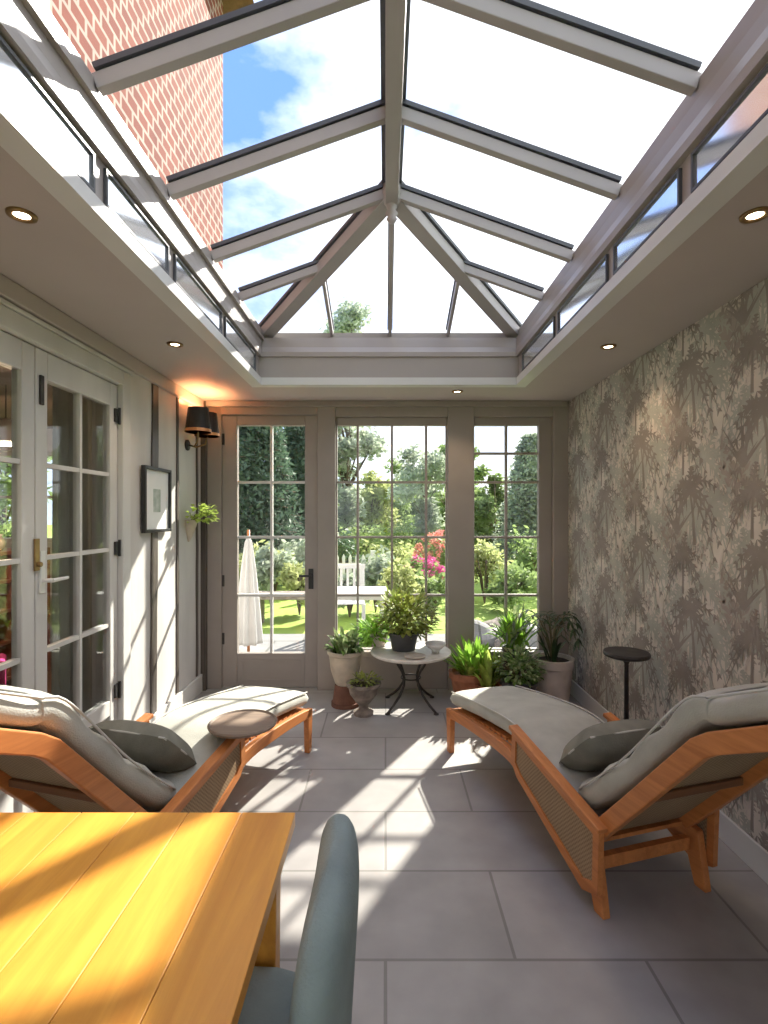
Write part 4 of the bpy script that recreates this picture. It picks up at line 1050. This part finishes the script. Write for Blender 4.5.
tree('garden_tree', 'green tree outside the far window of the dim side room', 'tree', -9.2, 12.6, 5.6, 1.9, 'fol_mid', 43)
# far hedge: one clipped hedge
def hedge(name, label, x0, x1, y, h, d, fol, seed, leaf=.11, n=5200):
    rn = random.Random(seed); t = thing(name, label, 'hedge', ((x0+x1)/2, y, gz-.02)); m = MB(); w_ = (x1-x0)/2
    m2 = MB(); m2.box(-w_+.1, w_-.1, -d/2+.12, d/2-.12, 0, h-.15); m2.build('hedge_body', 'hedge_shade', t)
    for i in range(n):
        f = rn.random()
        p = Vector((rn.uniform(-w_, w_), rn.choice((-1, 1))*d/2*rn.uniform(.8, 1), rn.random()*h)) if f < .7 else Vector((rn.uniform(-w_, w_), rn.uniform(-d/2, d/2), h*rn.uniform(.9, 1.04)+.08*math.sin(i)))
        a = Vector((rn.gauss(0, 1), rn.gauss(0, 1), rn.gauss(0, 1))).normalized()*leaf; b = a.cross(Vector((rn.gauss(0, 1), rn.gauss(0, 1), rn.gauss(0, 1)))).normalized()*leaf*.5
        m.add([p-a, p+b, p+a, p-b], [(0, 1, 2, 3)])
    m.build('foliage', fol, t)
hedge('boundary_hedge', 'long mid-green boundary hedge at the far end of the lawn', -14, 14, 27.3, 2.6, 1.2, 'fol_mid', 50, .2, 9000)
# middle distance planting
shrub('rhododendron', 'bright pink flowering rhododendron at the right of the middle window', 'flowering shrub', wx(424, 9.2), 9.2, .42, .85, 'fol_mid', 51, 'pink', leaf=.07, group=None)
shrub('rhododendron', 'coral flowering rhododendron just behind the bright pink one', 'flowering shrub', wx(440, 10.6), 10.6, .60, 1.25, 'fol_mid', 52, 'coral', leaf=.07)
for i, (px_, Y, r_, h, fol, lab) in enumerate((
    (402, 7.6, .48, 1.05, 'fol_light', 'low light green shrub on the lawn edge at the centre of the middle window'),
    (432, 7.8, .40, .80, 'fol_mid', 'low mid green shrub below the pink rhododendron'),
    (376, 8.6, .45, 1.05, 'fol_pale', 'low pale shrub between the white table and the centre of the middle window'),
    (272, 8.7, .42, 1.15, 'fol_pale', 'pale grey-green shrub behind the stone bench in the garden door glass'),
    (300, 8.4, .36, 1.0, 'fol_light', 'light shrub behind the right end of the stone bench'),
    (350, 8.2, .30, .72, 'fol_pale', 'small pale shrub at the left edge of the middle window'),
    (392, 12.5, .8, 1.05, 'fol_light', 'rounded light green shrub behind the bistro plant in the middle window'),
    (362, 13.5, .8, 1.3, 'fol_mid', 'mid green shrub behind the white garden table'),
    (343, 11.5, .5, 1.3, 'fol_dark', 'dark green shrub at the left edge of the middle window'),
    (408, 15.5, 1.0, 1.5, 'fol_mid', 'wide mid green shrub in the distance at window centre'),
    (485, 9.5, .62, 1.25, 'fol_light', 'tall yellow-green shrub at the left of the right window'),
    (515, 8.6, .55, .80, 'fol_mid', 'low green shrub in the lower part of the right window'),
    (540, 10.5, .7, 1.4, 'fol_mid', 'green shrub at the right edge of the right window'),
    (260, 9.6, .65, 1.15, 'fol_light', 'pale green shrub in the middle of the garden door glass'),
    (300, 10.8, .5, 1.15, 'fol_pale', 'pale shrub at the right side of the garden door glass'),
    (374, 5.65, .20, .60, 'leaf_bright', 'bright green patio plant seen through the middle window beside the table'))):
    shrub('garden_shrub', lab, 'shrub', wx(px_, Y), Y, r_, h, fol, 60+i, leaf=.075 if Y > 7 else .05, n=1100, group='garden shrubs')
# white garden table and bench (slatted)
t = thing('garden_table', 'white slatted garden table on the patio outside the middle window', 'garden table', (wx(352, 6.2), 6.2, gz))
m = MB()
for i in range(6): m.box(-.42, .42, -.30+i*.10, -.215+i*.10, .69, .71)
m.build('tabletop', 'garden_white', t); B(-.34, .34, -.27, -.25, .63, .69).build('apron', 'garden_white', t); B(-.34, .34, .25, .27, .63, .69).build('apron', 'garden_white', t)
for a in (-.38, .34):
    for b in (-.27, .23): B(a, a+.04, b, b+.04, 0, .69).build('leg', 'garden_white', t)
def gchair(x, y, rz, label):
    t = thing('garden_chair', label, 'garden chair', (x, y, gz-.004 if y > 7 else gz), rz, 'white slatted garden chairs')
    m = MB()
    for i in range(5): m.box(-.22, .22, -.20+i*.088, -.13+i*.088, .43, .445)
    m.build('seat', 'garden_white', t); m = MB()
    for i in range(5): m.box(-.20+i*.09, -.165+i*.09, .215, .23, .45, .86)
    m.box(-.24, .24, .21, .235, .86, .92); m.build('backrest', 'garden_white', t)
    for a in (-.23, .19):
        B(a, a+.04, -.21, -.17, 0, .43).build('leg', 'garden_white', t); B(a, a+.04, .20, .24, 0, .88).build('leg', 'garden_white', t)
gchair(wx(349, 7.1), 6.98, R(4), 'white slatted garden chair behind the white garden table')
# low stone wall, stone seat beyond the garden door
t = thing('garden_bench', 'grey stone bench at the edge of the lawn seen through the garden door', 'bench', (wx(284, 7.6), 7.7, gz-.01))
B(-.62, .62, -.18, .18, .38, .46).build('seat', 'stone_pot', t, bevel=.01)
for a in (-.45, .33): B(a, a+.12, -.14, .14, 0, .38).build('leg', 'stone_pot', t, bevel=.01)
# picket fence at mid distance
t = thing('picket_fence', 'short white picket fence panel behind the white garden table', 'fence', (wx(349, 10), 10.0, gz-.012))
m = MB()
for i in range(8): m.prism([(-.5+i*.125, 0), (-.44+i*.125, 0), (-.44+i*.125, .80), (-.47+i*.125, .86), (-.5+i*.125, .80)], 'Y', 0, .02)
m.build('pickets', 'garden_white', t, fix=True)
B(-.52, .48, .02, .05, .22, .28).build('rail', 'garden_white', t); B(-.52, .48, .02, .05, .62, .68).build('rail', 'garden_white', t)
for a in (-.5, .46): B(a-.04, a+.04, .05, .13, 0, .92).build('post', 'garden_white', t)
t = thing('folded_parasol', 'folded white parasol on the patio behind the garden door glass', 'parasol', (wx(249, 5.6), 5.6, gz))
m = MB(); rg = []
for z, r_ in ((.22, .125), (.26, .13), (.6, .105), (1.0, .07), (1.3, .035), (1.36, .015)): rg.append([((r_*(1+.22*math.cos(8*2*PI*q/48)))*math.cos(2*PI*q/48), (r_*(1+.22*math.cos(8*2*PI*q/48)))*math.sin(2*PI*q/48), z) for q in range(48)])
m.loft(rg); m.build('canopy', 'garden_white', t, smooth=True)
MB().tube([(0, 0, .05), (0, 0, 1.44)], .016, 10).build('pole', 'teak', t, smooth=True)
MB().lathe([(0, 0), (.2, 0), (.2, .03), (.05, .07), (.03, .12), (0, .12)], n=28).build('base', 'stone_pot', t)
# rocks of a rockery outside the right window
for i, (px_, Y, s_, lab) in enumerate(((478, 6.5, .24, 'large pale rock at the left of the rockery outside the right window'), (497, 6.9, .20, 'middle grey rock of the rockery outside the right window'), (520, 6.4, .26, 'large grey rock at the right of the rockery outside the right window'), (508, 6.05, .14, 'small pale rock at the front of the rockery'))):
    bm = bmesh.new(); bmesh.ops.create_icosphere(bm, subdivisions=3, radius=s_)
    for v in bm.verts:
        n_ = noise.noise(v.co*4.0/s_*.25+Vector((i*7, 0, 0))); v.co *= 1+.35*n_; v.co.z = max(v.co.z*.8, -.4*s_)
    me = bpy.data.meshes.new('rock'); bm.to_mesh(me); bm.free(); me.materials.append(M['stone_pot' if i % 2 else 'flag'])
    o = bpy.data.objects.new('rock', me); COL.objects.link(o); o.location = (wx(px_, Y), Y, gz+.4*s_); tag(o, lab, 'rock', 'rockery stones')
